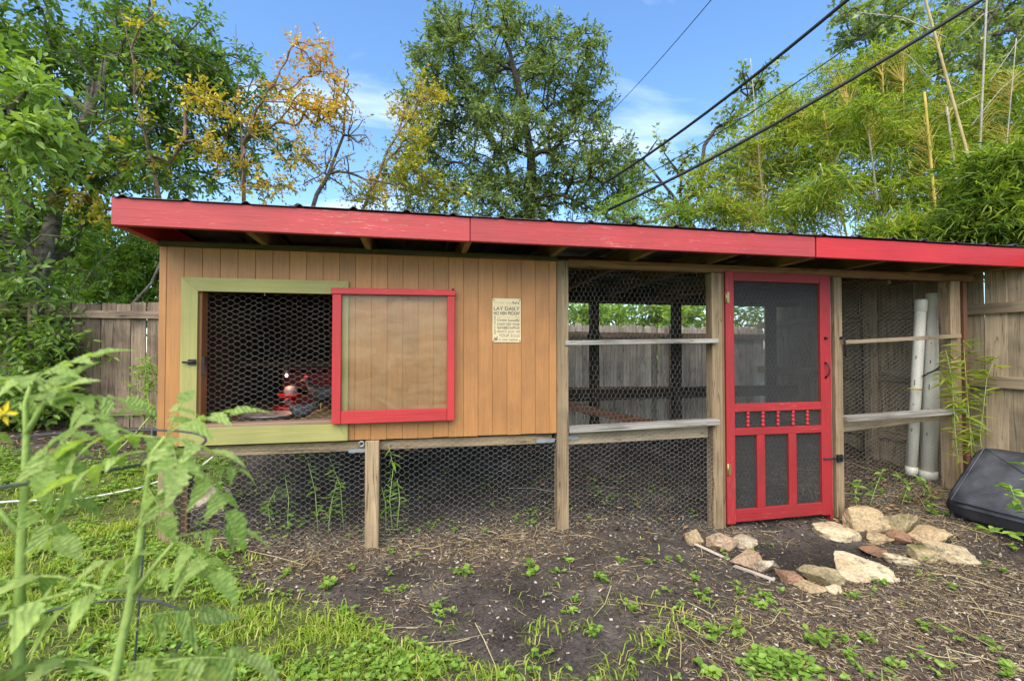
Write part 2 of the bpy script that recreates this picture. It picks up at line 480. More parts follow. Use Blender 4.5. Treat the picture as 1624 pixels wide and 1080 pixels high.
lc = ramp(nt, n2.outputs['Fac'], [(0.36, (0.045, 0.060, 0.016)), (0.5, (0.11, 0.15, 0.030)), (0.68, (0.22, 0.24, 0.07))])
c = mixc(nt, nd(nt, 'Math', {'operation': 'MULTIPLY'}, i0=al.outputs['Fac'], i1=0.75).outputs[0], c, lc)
ad = nd(nt, 'Attribute', {'attribute_name': 'damp'})
c = mixc(nt, ad.outputs['Fac'], c, mixc(nt, 1.0, c2, (0.040, 0.034, 0.031), 'MULTIPLY'))
sp = ramp(nt, n3.outputs['Fac'], [(0.70, (0, 0, 0)), (0.74, (0.7, 0.7, 0.7))])
c = mixc(nt, sp, c, (0.30, 0.25, 0.20))
nt.links.new(c, b.inputs['Base Color'])
b.inputs['Roughness'].default_value = 0.95
b.inputs['Specular IOR Level'].default_value = 0.15
hh = nd(nt, 'Math', {'operation': 'MULTIPLY_ADD'}, i0=n3.outputs['Fac'], i1=0.35, i2=n2.outputs['Fac'])
bp = nd(nt, 'Bump', Strength=0.9, Distance=0.02, Height=hh.outputs[0])
nt.links.new(bp.outputs[0], b.inputs['Normal'])
gV = np.stack([GX, GY, GZ], -1).reshape(-1, 3)
lw = lawn(gV[:, 0], gV[:, 1]); lw = np.maximum(lw, sst(8, 16, np.hypot(gV[:, 0], gV[:, 1])))
ground = link('ground', np_mesh('ground', gV, gF, True, {'lawn': lw, 'mulch': mulchy(gV[:, 0], gV[:, 1]), 'damp': damp(gV[:, 0], gV[:, 1]) * .85}), gm, (0, 0, 0), kind='structure')

# ------------------------------------------------------------------ chicken coop
FY = 3.30                                      # outer face of the siding
BY = 5.30                                      # back of the coop
coop = empty('chicken_coop', (1.6, 4.2, 0), label='orange chicken coop with red roof edge, wire mesh run and red screen door', cat='chicken coop')

# front wall: grooved siding, one strip after another, cut round the window opening
fw = empty('front_wall', (-0.28, FY, 0.7), coop)
OX0, OX1, OZ0, OZ1 = -1.330, -0.490, 0.825, 1.668
WT, WB = 1.952, 0.712
edges = [-1.550, -1.508, -1.412] + [-1.412 + 0.1018 * k for k in range(1, 24)]
edges = [e for e in edges if e < 0.955] + [0.985]
for i in range(len(edges) - 1):
    a, b_ = edges[i] + 0.0013, edges[i + 1] - 0.0013
    spans = [(WB, WT)]
    if b_ > OX0 and a < OX1:
        spans = [(WB, OZ0), (OZ1, WT)]
        if a < OX0 - 0.02: board('siding_board', ((a + OX0) / 2, FY + 0.007, OZ0 + .002), ((a + OX0) / 2, FY + 0.007, OZ1 - .002), OX0 - a, 0.014, M['siding'], fw, (1, 0, 0), 0.0012)
        if b_ > OX1 + 0.02: board('siding_board', ((b_ + OX1) / 2, FY + 0.007, OZ0 + .002), ((b_ + OX1) / 2, FY + 0.007, OZ1 - .002), b_ - OX1, 0.014, M['siding'], fw, (1, 0, 0), 0.0012)
    for z0, z1 in spans:
        dz = random.uniform(-0.002, 0.002)
        board('siding_board', ((a + b_) / 2, FY + 0.007, z0 + dz), ((a + b_) / 2, FY + 0.007, z1), b_ - a, 0.014, M['siding'], fw, (1, 0, 0), 0.0012)
mb = MB()                                      # sheet behind the strips: the bottom of the grooves
mb.box((-1.545, FY + 0.0045, WB + .006), (OX0, FY + 0.024, WT)).box((OX1, FY + 0.0045, WB + .006), (0.98, FY + 0.024, WT))
mb.box((OX0 + .0005, FY + 0.0045, WB + .006), (OX1 - .0005, FY + 0.024, OZ0)).box((OX0 + .0005, FY + 0.0045, OZ1), (OX1 - .0005, FY + 0.024, WT))
mb.build('wall_sheet', M['siding_back'], fw)
nm = plain('rusty_nail_head', (0.16, 0.09, 0.05), rough=0.6)
for i, e_ in enumerate(edges[2:-1:4]):
    for z in (0.745, 1.30, 1.90):
        xx = e_ + 0.03 + 0.01 * math.sin(i * 3 + z)
        if OX0 - .1 < xx < OX1 + .1 and .7 < z < 1.8: continue
        MB().tube([(xx, FY + .001, z), (xx, FY - .0012, z)], 0.0032, 8).build('nail_head', nm, fw)
# window opening: jambs, sill, mitred olive trim
TX0, TX1, TZ0, TZ1 = -1.418, -0.436, 0.716, 1.752
IX0, IX1, IZ0, IZ1 = -1.326, -0.500, 0.826, 1.668
ty0, ty1 = FY - 0.021, FY - 0.001
for k, poly in enumerate([[(TX0, TZ1), (IX0, IZ1), (IX1 + .0, IZ1), (TX1, TZ1)], [(TX0, TZ0), (TX1, TZ0), (IX1, IZ0), (IX0, IZ0)],
                          [(TX0, TZ0), (IX0, IZ0), (IX0, IZ1), (TX0, TZ1)], [(TX1, TZ0), (TX1, TZ1), (IX1, IZ1), (IX1, IZ0)]]):
    cx, cz = np.mean([p[0] for p in poly]), np.mean([p[1] for p in poly])
    poly = [(cx + (x - cx) * 0.9988, cz + (z - cz) * 0.9988) for x, z in poly]
    if k == 0: poly = poly[::-1]
    if k >= 2: poly = poly
    me_b = MB().prism(poly, ty0 - (0.001 if k < 2 else 0), ty1)
    o = me_b.build('window_trim_board', M['olive'], coop)
    if k >= 2:                                  # grain along the board: turn the mesh so that its own X runs up
        me = o.data; me.transform(Matrix.Rotation(R(90), 4, 'Y')); o.rotation_euler = (0, R(-90), 0)
    bm_ = bmesh.new(); bm_.from_mesh(o.data); bmesh.ops.recalc_face_normals(bm_, faces=bm_.faces); bm_.to_mesh(o.data); bm_.free()
board('window_jamb', (OX0 + 0.010, FY + 0.046, OZ0), (OX0 + 0.010, FY + 0.046, OZ1), 0.09, 0.020, M['jamb'], coop, (0, 1, 0))
board('window_jamb', (OX1 - 0.010, FY + 0.046, OZ0), (OX1 - 0.010, FY + 0.046, OZ1), 0.09, 0.020, M['jamb'], coop, (0, 1, 0))
board('window_sill', (OX0 - 0.0, FY + 0.035, OZ0 + 0.004), (OX1, FY + 0.035, OZ0 + 0.012), 0.112, 0.022, M['sill'], coop, (0, 1, 0))
# black bolt on the trim and block on the jamb
lt = MB().box((-1.372, FY - 0.031, 1.212), (-1.330, FY - 0.022, 1.246)).tube([(-1.400, FY - 0.036, 1.229), (-1.325, FY - 0.036, 1.229)], 0.006, 8)
lt.tube([(-1.385, FY - 0.036, 1.229), (-1.385, FY - 0.058, 1.226)], 0.004, 6).build('window_bolt', M['black_iron'], coop)
MB().box((OX0 + 0.0205, FY + 0.004, 1.155), (OX0 + 0.036, FY + 0.048, 1.262)).build('bolt_catch', M['black_iron'], coop)
# left side wall, back wall, partition, floor and inside studs
for k in range(19):
    y0 = FY + 0.03 + k * 0.1048
    board('side_siding_board', (-1.543, y0 + 0.052, 0.712), (-1.543, y0 + 0.052, 1.94), 0.0985, 0.014, M['siding'], coop, (0, 1, 0), 0.002)
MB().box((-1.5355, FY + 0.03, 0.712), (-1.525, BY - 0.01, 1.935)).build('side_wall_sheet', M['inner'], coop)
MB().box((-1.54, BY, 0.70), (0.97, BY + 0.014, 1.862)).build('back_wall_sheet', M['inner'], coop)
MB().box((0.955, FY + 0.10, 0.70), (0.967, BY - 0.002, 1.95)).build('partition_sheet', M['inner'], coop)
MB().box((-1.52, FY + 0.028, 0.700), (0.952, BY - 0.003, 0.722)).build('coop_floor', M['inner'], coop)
for x in (-0.95, -0.30, 0.35):
    board('wall_stud', (x, BY - 0.03, 0.725), (x, BY - 0.03, 1.90), 0.038, 0.055, M['inner'], coop, (1, 0, 0))
board('roost_bar', (-1.515, 4.6, 1.18), (0.95, 4.6, 1.18), 0.045, 0.045, M['inner'], coop)
# floor frame under the siding
board('floor_beam', (-1.52, FY + 0.055, 0.672), (0.96, FY + 0.055, 0.672), 0.075, 0.038, M['post'], coop)
board('floor_beam', (-1.52, BY - 0.03, 0.655), (0.96, BY - 0.03, 0.655), 0.085, 0.038, M['dark'], coop)
for x in (-0.9, -0.05, 0.6):
    board('floor_joist', (x, FY + 0.08, 0.655), (x, BY - 0.06, 0.655), 0.085, 0.038, M['beam'], coop)
# posts
def post(x, y, z1, w=0.089, mat='post', name='post', t=None):
    return board(name, (x, y, gzs(x, y) - 0.12), (x, y, z1), w, t or w, M[mat], coop, (1, 0, 0), 0.004)
post(-1.497, FY + 0.046, 0.70, mat='post'); post(-1.44, FY + 0.12, 0.69, 0.05, 'beam')
post(-0.280, FY + 0.012, 0.708, 0.088)
post(1.030, FY + 0.036, 1.945, 0.086)
post(2.266, FY + 0.040, 1.898, 0.086)
post(3.372, FY + 0.040, 1.898, 0.075); post(3.312, FY + 0.055, 1.898, 0.042, 'grey')
post(4.555, FY + 0.045, 1.898, 0.105)
post(4.726, FY + 0.055, 1.93, 0.04, 'rust_strip')
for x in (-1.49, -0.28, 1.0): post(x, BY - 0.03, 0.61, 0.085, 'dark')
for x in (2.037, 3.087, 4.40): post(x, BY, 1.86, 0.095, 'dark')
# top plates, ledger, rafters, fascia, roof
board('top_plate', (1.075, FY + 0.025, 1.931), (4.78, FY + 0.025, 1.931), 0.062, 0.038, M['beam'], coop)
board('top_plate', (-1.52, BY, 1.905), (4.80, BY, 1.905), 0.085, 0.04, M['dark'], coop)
board('ledger_strip', (-1.55, FY - 0.014, 1.957), (0.985, FY - 0.014, 1.957), 0.034, 0.022, M['mould'], coop)
for k in range(11):
    x = -1.575 + 0.631 * k
    board('rafter', (x, 2.978, 2.036), (x, BY + 0.28, 2.0), 0.13, 0.038, M['rafter'] if 0 < k else M['fascia_new'], coop)
for k in range(4):
    board('roof_purlin', (-1.55, 3.25 + k * 0.62, 2.092 - .0103 * k), (4.9, 3.25 + k * 0.62, 2.092 - .0103 * k), 0.07, 0.02, M['inner'], coop, (0, 1, 0)) if k else None
for a, b_, z, mt in ((-1.615, 0.322, 2.0505, 'fascia'), (0.326, 2.812, 2.048, 'fascia'), (2.826, 5.32, 2.044, 'fascia_new')):
    board('fascia_board', (a, 2.957, z), (b_, 2.957, z - 0.004), 0.147, 0.036, M[mt], coop)
board('rake_board', (-1.604, 2.977, 2.048), (-1.604, BY + 0.30, 2.018), 0.147, 0.020, M['fascia_new'], coop)
roof = empty('roof', (1.8, 4.2, 2.1), coop)
def roof_sheet(x0):
    prof = [(0, 0)]
    for k in range(3):
        r0 = 0.02 + k * 0.305
        prof += [(r0, 0), (r0 + 0.018, 0.014), (r0 + 0.032, 0.014), (r0 + 0.05, 0)]
    prof += [(0.64 + 0.02, 0), (0.90, 0), (0.915, 0.0), (0.933, 0.014), (0.947, 0.014), (0.962, 0)]
    pr = []
    for p in prof:
        if not pr or p[0] > pr[-1][0] + 1e-4: pr.append(p)
    n = len(pr)
    top = [(x0 + a, 2.925, 2.128 + z) for a, z in pr] + [(x0 + a, BY + 0.38, 2.088 + z) for a, z in pr]
    bot = [(x, y, z - 0.0025) for x, y, z in top]
    fs = [(i, i + 1, n + i + 1, n + i) for i in range(n - 1)]
    fb = [tuple(2 * n + q for q in f[::-1]) for f in fs]
    fe = [(i + 1, i, 2 * n + i, 2 * n + i + 1) for i in range(n - 1)]
    return MB().add(top + bot, fs + fb + fe)
for k in range(8):
    mbs = roof_sheet(-1.60 + k * 0.886)
    for v in mbs.v: v.z += 0.004 * (k % 2)
    mbs.build('roof_sheet', M['roof'], roof)
# run: rails between the posts and back frame
board('run_rail', (1.045, FY + 0.02, 1.354), (2.245, FY - 0.012, 1.374), 0.034, 0.085, M['grey'], coop)
board('run_rail', (1.074, FY + 0.02, 0.732), (2.245, FY - 0.02, 0.760), 0.042, 0.09, M['grey'], coop)
board('run_rail', (1.075, FY + 0.075, 0.655), (2.22, FY + 0.075, 0.672), 0.085, 0.036, M['fence_tan'], coop)
board('run_rail', (3.41, FY + 0.005, 1.366), (4.56, FY - 0.028, 1.425), 0.032, 0.04, M['fence_tan'], coop)
board('run_rail', (3.41, FY + 0.01, 0.745), (4.56, FY - 0.035, 0.790), 0.045, 0.085, M['grey'], coop)
board('run_rail', (3.41, FY + 0.11, 0.655), (4.50, FY + 0.11, 0.735), 0.08, 0.036, M['fence_tan'], coop)
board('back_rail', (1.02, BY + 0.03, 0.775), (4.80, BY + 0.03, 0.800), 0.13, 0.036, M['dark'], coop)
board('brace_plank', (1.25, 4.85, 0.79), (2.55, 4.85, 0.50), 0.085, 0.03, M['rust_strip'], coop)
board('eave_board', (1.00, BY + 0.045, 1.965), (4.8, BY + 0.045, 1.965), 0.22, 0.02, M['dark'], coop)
board('nest_bracket', (1.93, BY - 0.08, 1.44), (2.08, BY - 0.08, 1.44), 0.10, 0.03, M['dark'], coop)
for x in (2.70, 3.95):
    board('run_joist', (x, FY + 0.06, 1.90), (x, BY - 0.04, 1.87), 0.07, 0.038, M['beam'], coop)
# brackets and eye bolt under the siding
MB().box((-0.435, FY + 0.016, 0.628), (-0.326, FY + 0.034, 0.652)).build('steel_bracket', M['zinc'], coop)
ring = [(-0.352 + 0.016 * math.cos(t), FY + 0.012, 0.684 + 0.016 * math.sin(t)) for t in np.linspace(0, 2 * math.pi, 17)]
MB().tube(ring, 0.006, 8, cap=False).build('eye_bolt', M['zinc'], coop)
MB().box((0.84, FY + 0.018, 0.645), (0.975, FY + 0.034, 0.672)).build('steel_bracket', M['zinc'], coop)
MB().box((1.078, FY + 0.04, 0.65), (1.16, FY + 0.056, 0.68)).build('steel_bracket', M['zinc'], coop)

# chicken wire: every wire is a thin rod, a slack sheet for each bay
def hexwire(name, x0, x1, z0, z1, y, cw, ch, vertical=False, r=0.00041, bow=0.02, seed=0, zlow=None):
    """hexagonal mesh; cw column pitch, ch cell height (twists lie level, or upright if vertical)"""
    W_, H_ = (z1 - z0, x1 - x0) if vertical else (x1 - x0, z1 - z0)
    tw = cw * 0.54
    nc, nr = int(W_ / cw) + 2, int(H_ / ch) + 2
    E = []
    I, J = np.meshgrid(np.arange(nc), np.arange(nr), indexing='ij')
    off = (I % 2) * ch * 0.5
    px_ = I * cw; pz_ = J * ch + off
    # node: a level twist of half length tw/2, then slanting wires to the next column
    l = np.stack([px_ - tw * .5, pz_], -1); rr = np.stack([px_ + tw * .5, pz_], -1)
    E.append((l, rr))
    up = np.stack([px_ + cw - tw * .5, pz_ + ch * .5], -1); dn = np.stack([px_ + cw - tw * .5, pz_ - ch * .5], -1)
    E.append((rr, up)); E.append((rr, dn))
    A = np.concatenate([e[0].reshape(-1, 2) for e in E]); B = np.concatenate([e[1].reshape(-1, 2) for e in E])
    th = np.concatenate([np.full(I.size, 1.45), np.ones(I.size * 2)])
    ok = (A.min(1) > -0.02) & (A[:, 0] < W_) & (B[:, 0] < W_) & (A[:, 1] < H_) & (B[:, 1] < H_) & (B.min(1) > -0.02)
    A, B, th = A[ok], B[ok], th[ok]
    if vertical: A, B = A[:, ::-1], B[:, ::-1]
    def warp(Q):
        X, Z = Q[:, 0] + x0, Q[:, 1] + z0
        u, w = (X - x0) / (x1 - x0), (Z - z0) / (z1 - z0)
        X = X + (fbm(X * 6, Z * 6, seed) - .47) * 0.038 + (vnoise(X * 31, Z * 31, seed + 5) - .5) * 0.005
        Z2 = Z + (fbm(X * 5 + 9, Z * 5, seed + 7) - .47) * 0.044 + (vnoise(X * 33, Z * 29, seed + 4) - .5) * 0.005
        Y = y + (fbm(X * 3, Z * 3, seed + 3) - .47) * bow * 2 * np.sin(np.clip(u, 0, 1) * np.pi)
        return np.stack([X, Y, Z2], -1)
    P0, P1 = warp(A), warp(B)
    if zlow is not None:
        g = gz(P0[:, 0], P0[:, 1]) - 0.03
        k = (P0[:, 2] > g) & (P1[:, 2] > g); P0, P1, th = P0[k], P1[k], th[k]
    V, F = frusta(P0, P1, th * r, th * r, 4)
    return np_obj(name, V, F, M['wire'], coop)
def frusta(P0, P1, r0, r1, k=5):
    P0, P1 = np.asarray(P0, float), np.asarray(P1, float)
    n = len(P0)
    d = P1 - P0; d = d / np.maximum(np.linalg.norm(d, axis=1, keepdims=True), 1e-9)
    ref = np.where(np.abs(d[:, 2:3]) > 0.9, np.array([[1., 0, 0]]), np.array([[0., 0, 1.]]))
    a = np.cross(d, ref); a /= np.linalg.norm(a, axis=1, keepdims=True); b_ = np.cross(d, a)
    t = np.arange(k) * 2 * math.pi / k
    ring = a[:, None, :] * np.cos(t)[None, :, None] + b_[:, None, :] * np.sin(t)[None, :, None]
    r0 = np.broadcast_to(np.asarray(r0, float), (n,)); r1 = np.broadcast_to(np.asarray(r1, float), (n,))
    V = np.concatenate([P0[:, None] + ring * r0[:, None, None], P1[:, None] + ring * r1[:, None, None]], 1)
    base = (np.arange(n) * 2 * k)[:, None]
    F = np.stack([np.stack([base[:, 0] + j, base[:, 0] + (j + 1) % k, base[:, 0] + k + (j + 1) % k, base[:, 0] + k + j], -1) for j in range(k)], 1)
    return V.reshape(-1, 3), F.reshape(-1, 4)
hexwire('chicken_wire', OX0 + .02, OX1 - .02, OZ0 + .01, OZ1, FY + 0.075, 0.0345, 0.036, seed=1, bow=.01)
hexwire('chicken_wire', -1.52, -0.325, -0.05, 0.70, FY + 0.005, 0.030, 0.037, seed=11, zlow=0)
hexwire('chicken_wire', -0.33, 0.985, -0.05, 0.70, FY - 0.006, 0.030, 0.037, seed=21, zlow=0, bow=.012)
hexwire('chicken_wire', 1.07, 2.23, -0.10, 0.72, FY - 0.008, 0.030, 0.037, seed=31, zlow=0)
hexwire('chicken_wire', 1.075, 2.30, 0.66, 1.91, FY + 0.074, 0.034, 0.038, vertical=True, seed=41)
hexwire('chicken_wire', 3.41, 4.52, -0.05, 1.90, FY + 0.062, 0.032, 0.036, seed=51, zlow=0)
hexwire('chicken_wire', 2.36, 3.27, 0.05, 1.88, FY + 0.055, 0.034, 0.038, vertical=True, seed=61)

# red screen door
door = empty('screen_door', (2.80, FY + 0.0, 0.0), coop, label='red wooden screen door with five turned spindles')
DX0, DX1, DZ0, DZ1 = 2.340, 3.272, -0.030, 1.912
dy = FY + 0.012
def dpiece(name, x0, z0, x1, z1, w, t=0.032, wd=(1, 0, 0), off=0): board(name, (x0, dy + off, z0), (x1, dy + off, z1), w, t, M['door_red'], door, wd)
dpiece('stile', DX0 + 0.036, DZ0, DX0 + 0.036, DZ1, 0.072)
dpiece('stile', DX1 - 0.040, DZ0 + 0.012, DX1 - 0.040, DZ1, 0.078)
for z, h in ((DZ1 - 0.036, 0.070), (0.858, 0.062), (0.672, 0.056), (0.030, 0.095)):
    dpiece('rail', DX0 + 0.073, z, DX1 - 0.080, z + (0.008 if z < .1 else 0.0), h, 0.03, (0, 0, 1))
for x in (2.640, 2.925):
    dpiece('mullion', x, 0.079, x, 0.643, 0.07, 0.029)
for x in (2.535, 2.668, 2.803, 2.940, 3.072):
    zs = np.linspace(0.701, 0.826, 25)
    rad = [0.010 + 0.006 * abs(math.sin(i / 24 * math.pi * 4.0)) for i in range(25)]
    MB().tube([(x, dy, z) for z in zs], rad, 10).build('spindle', M['door_red'], door)
m, nt, b = mat_new('insect_screen_cloth')
v, g, rnd = gcoord(nt, 1.0, rnd=False)
nz = nd(nt, 'TexNoise', Vector=v, Scale=3.5, Detail=4.0)
b.inputs['Base Color'].default_value = (0.045, 0.045, 0.043, 1); b.inputs['Roughness'].default_value = 0.7
fc = nd(nt, 'MapRange', Value=nz.outputs['Fac'], To_Min=0.24, To_Max=0.40)
tr = nd(nt, 'BsdfTransparent')
mx = nd(nt, 'MixShader', i0=fc.outputs[0], i1=tr.outputs[0], i2=b.outputs[0])
nt.links.new(mx.outputs[0], nt.nodes['Material Output'].inputs[0])
M['screen'] = m
MB().box((DX0 + .06, dy + 0.006, 0.88), (DX1 - .065, dy + 0.008, 1.85)).build('screen_cloth', M['screen'], door)
MB().box((DX0 + .06, dy + 0.006, 0.06), (DX1 - .065, dy + 0.008, 0.84)).build('screen_cloth', M['screen'], door)
for z in (1.71, 0.39):
    hb = MB().box((DX0 - 0.004, dy - 0.0195, z - 0.042), (DX0 + 0.030, dy - 0.0165, z + 0.042)).tube([(DX0 + .004, dy - 0.021, z - .045), (DX0 + .004, dy - 0.021, z + .045)], 0.0055, 8)
    hb.build('hinge', M['brass'], door)
kn = MB().tube([(3.235, dy - 0.016, 1.40), (3.235, dy - 0.034, 1.40), (3.235, dy - 0.040, 1.40)], [0.012, 0.010, 0.006], 10)
kn.build('knob', M['black_iron'], door)
hp = [(3.232, dy - 0.017, 1.205), (3.236, dy - 0.040, 1.185), (3.246, dy - 0.046, 1.145), (3.238, dy - 0.040, 1.102), (3.232, dy - 0.017, 1.082)]
MB().tube(hp, [0.009, 0.005, 0.0055, 0.005, 0.009], 8).build('handle', M['black_iron'], door)
MB().tube([(3.20, dy - 0.024, 0.435), (3.36, dy - 0.024, 0.432)], 0.006, 8).box((3.325, FY - 0.022, 0.405), (3.375, FY - 0.006, 0.462)).tube([(3.345, FY - .02, .43), (3.35, FY - .05, .445)], .006, 6).build('gate_bolt', M['black_iron'], door)
board('door_jamb', (3.287, FY + 0.03, -0.06), (3.287, FY + 0.03, 1.898), 0.026, 0.05, M['door_red'], coop, (1, 0, 0))
board('door_jamb', (2.322, FY + 0.03, -0.06), (2.322, FY + 0.03, 1.898), 0.022, 0.05, M['beam'], coop, (1, 0, 0))
MB().tube([(3.385, FY - 0.006, 1.402), (3.385, FY - 0.03, 1.402), (3.395, FY - .034, 1.37), (3.398, FY - 0.03, 1.25)], [0.012, 0.008, 0.006, 0.004], 8).build('hook', M['black_iron'], coop)

# sliding window, pushed to the right over the siding
sash = empty('sliding_window', (-0.13, FY - 0.05, 0.82), coop, label='red framed sliding window pushed open to the right')
sy = FY - 0.046
SX0, SX1, SZ0, SZ1 = -0.530, 0.254, 0.828, 1.702
board('rail', (SX0 - 0.008, sy - 0.002, SZ1 - 0.019), (SX1 + 0.004, sy - 0.002, SZ1 - 0.013), 0.040, 0.036, M['sash_red'], sash)
board('rail', (SX0 + 0.057, sy, SZ0 + 0.041), (SX1 - 0.051, sy, SZ0 + 0.045), 0.082, 0.03, M['sash_red'], sash)
board('stile', (SX0 + 0.028, sy, SZ0), (SX0 + 0.028, sy, SZ1 - 0.04), 0.056, 0.031, M['sash_red'], sash, (1, 0, 0))
board('stile', (SX1 - 0.025, sy, SZ0 + .004), (SX1 - 0.025, sy, SZ1 - 0.036), 0.050, 0.031, M['sash_red'], sash, (1, 0, 0))
m, nt, b = mat_new('dust_and_glare_glass')
v, g, rnd = gcoord(nt, 1.0, rnd=False)
nz = nd(nt, 'TexNoise', Vector=nd(nt, 'Mapping', Vector=v, Scale=(3, 3, 9)).outputs[0], Scale=1.4, Detail=6.0, Distortion=1.0)
df = nd(nt, 'BsdfDiffuse', Color=(0.72, 0.56, 0.34, 1))  # dust tint raised to a pale tan haze that paints in reflected brightness
tr = nd(nt, 'BsdfTransparent', Color=(0.98, 0.98, 0.96, 1))
gl = nd(nt, 'BsdfGlossy', Color=(1, 1, 1, 1), Roughness=0.03)
m1 = nd(nt, 'MixShader', i0=nd(nt, 'MapRange', Value=nz.outputs['Fac'], From_Min=0.35, From_Max=0.8, To_Min=0.06, To_Max=0.22).outputs[0], i1=tr.outputs[0], i2=df.outputs[0])
fr = nd(nt, 'Fresnel', IOR=1.3)
m2 = nd(nt, 'MixShader', i0=fr.outputs[0], i1=m1.outputs[0], i2=gl.outputs[0])
nt.links.new(m2.outputs[0], nt.nodes['Material Output'].inputs[0])
M['glass'] = m
MB().add([(SX0 + 0.05, sy + 0.003, SZ0 + 0.075), (SX1 - 0.045, sy + 0.003, SZ0 + 0.075), (SX1 - 0.045, sy + 0.003, SZ1 - 0.03), (SX0 + 0.05, sy + 0.003, SZ1 - 0.03)], [(0, 1, 2, 3)]).build('glass_pane', M['glass'], sash)
MB().tube([(SX1 - 0.012, sy + .02, SZ1 + 0.008), (SX1 - 0.012, sy - 0.02, SZ1 + 0.008)], 0.009, 10).build('stop_pin', M['black_iron'], sash)

# ------------------------------------------------------------------ tin sign with its lettering
M['tin'] = plain('cream_enamel_tin', (0.66, 0.53, 0.31), rough=0.4, noise=0.16, scale=6)
M['ink'] = plain('faded_brown_ink', (0.16, 0.13, 0.095), rough=0.6, noise=0.3, scale=40)
M['ink_pale'] = plain('pale_tan_ink', (0.40, 0.31, 0.15), rough=0.6, noise=0.2, scale=40)
GX0, GX1, GZ0, GZ1 = 0.520, 0.722, 1.358, 1.664
def rrect(x0, x1, z0, z1, r, n=5):
    p = []
    for cx, cz, a0 in ((x1 - r, z0 + r, -90), (x1 - r, z1 - r, 0), (x0 + r, z1 - r, 90), (x0 + r, z0 + r, 180)):
        for i in range(n): 
            t = R(a0 + 90 * i / (n - 1)); p.append((cx + r * math.cos(t), cz + r * math.sin(t)))
    return p
sign = empty('tin_sign', ((GX0 + GX1) / 2, FY - 0.005, GZ0), label='small cream tin sign with coop rules on the orange siding', cat='sign')
MB().prism(rrect(GX0, GX1, GZ0, GZ1, 0.012), FY - 0.006, FY - 0.0032).build('plate', M['tin'], sign)
for x in (GX0 + .009, GX1 - .009):
    for z in (GZ0 + .012, GZ1 - .012):
        MB().tube([(x, FY - .0055, z), (x, FY - .0095, z)], 0.004, 8).build('screw', M['black_iron'], sign)
def text(s, x0, x1, z, h, bold=0.0, mat='ink', rot=False):
    cu = bpy.data.curves.new('lettering', 'FONT')
    cu.body = s; cu.size = 1; cu.offset = bold; cu.extrude = 0.0
    ob = bpy.data.objects.new('lettering', cu); COL.objects.link(ob)
    bpy.context.view_layer.update()
    me = bpy.data.meshes.new_from_object(ob.evaluated_get(bpy.context.evaluated_depsgraph_get()))
    bpy.data.objects.remove(ob)
    V = np.array([v.co[:] for v in me.vertices]); lo, hi = V.min(0), V.max(0)
    u = (V[:, 0] - lo[0]) / (hi[0] - lo[0]); w = (V[:, 1] - lo[1]) / (hi[1] - lo[1])
    if not rot: P = np.stack([x0 + u * (x1 - x0), np.full(len(u), 0.0), z + w * h], -1)
    else:       P = np.stack([x0 + (1 - w) * (x1 - x0), np.full(len(u), 0.0), z + u * h], -1)
    c = np.array([(P[:, 0].min() + P[:, 0].max()) / 2, 0, (P[:, 2].min() + P[:, 2].max()) / 2])
    me.vertices.foreach_set('co', (P - c).astype(np.float32).ravel()); me.update(); me.materials.clear()
    link('lettering', me, M[mat], (c[0], FY - 0.0068, c[2]), sign)
sx0, sx1 = GX0 + 0.008, GX1 - 0.008
text('Chicken coop', sx0 + .004, sx0 + 0.128, 1.622, 0.020, 0.0, 'ink_pale')
text('Rules', sx0 + 0.134, sx1 - .004, 1.626, 0.019, 0.03)
MB().box((sx0 + .004, FY - .0068, 1.614), (sx1 - .004, FY - .0064, 1.6155)).build('rule_line', M['ink_pale'], sign)
text('LAY DAILY', sx0, sx1, 1.580, 0.026, 0.03)
text("NO HEN PECKIN'", sx0, sx1, 1.548, 0.026, 0.035)
text('check out the hot chicks', sx0 + 0.024, sx1, 1.528, 0.014, 0.0, 'ink_pale')
text('Crow Loudly', sx0 + 0.024, sx1, 1.500, 0.022, 0.03)
text("DON'T GET YOUR", sx0 + 0.024, sx1, 1.475, 0.018, 0.02)
text('FEATHERS RUFFLED', sx0 + 0.024, sx1, 1.450, 0.018, 0.02)
text("don't put all", sx0 + 0.022, sx1, 1.421, 0.022, 0.005)
text('YOUR EGGS', sx0 + 0.036, sx1, 1.394, 0.022, 0.005)
text('in one basket', sx0 + 0.036, sx1 - 0.012, 1.368, 0.020, 0.005)
text("DON'T FLY THE COOP", sx0 + 0.001, sx0 + 0.016, 1.415, 0.127, 0.01, 'ink', True)
hen = [(0, .3), (.2, .05), (.6, 0), (.85, .25), (.8, .55), (1, .6), (.85, .7), (.75, .95), (.6, .9), (.62, .6), (.35, .5), (.1, .75), (-.02, .7)]
MB().add([(sx0 + .004 + a * 0.028, FY - 0.0068, 1.368 + z * 0.035) for a, z in hen], [tuple(range(len(hen)))]).build('hen_emblem', M['ink'], sign)

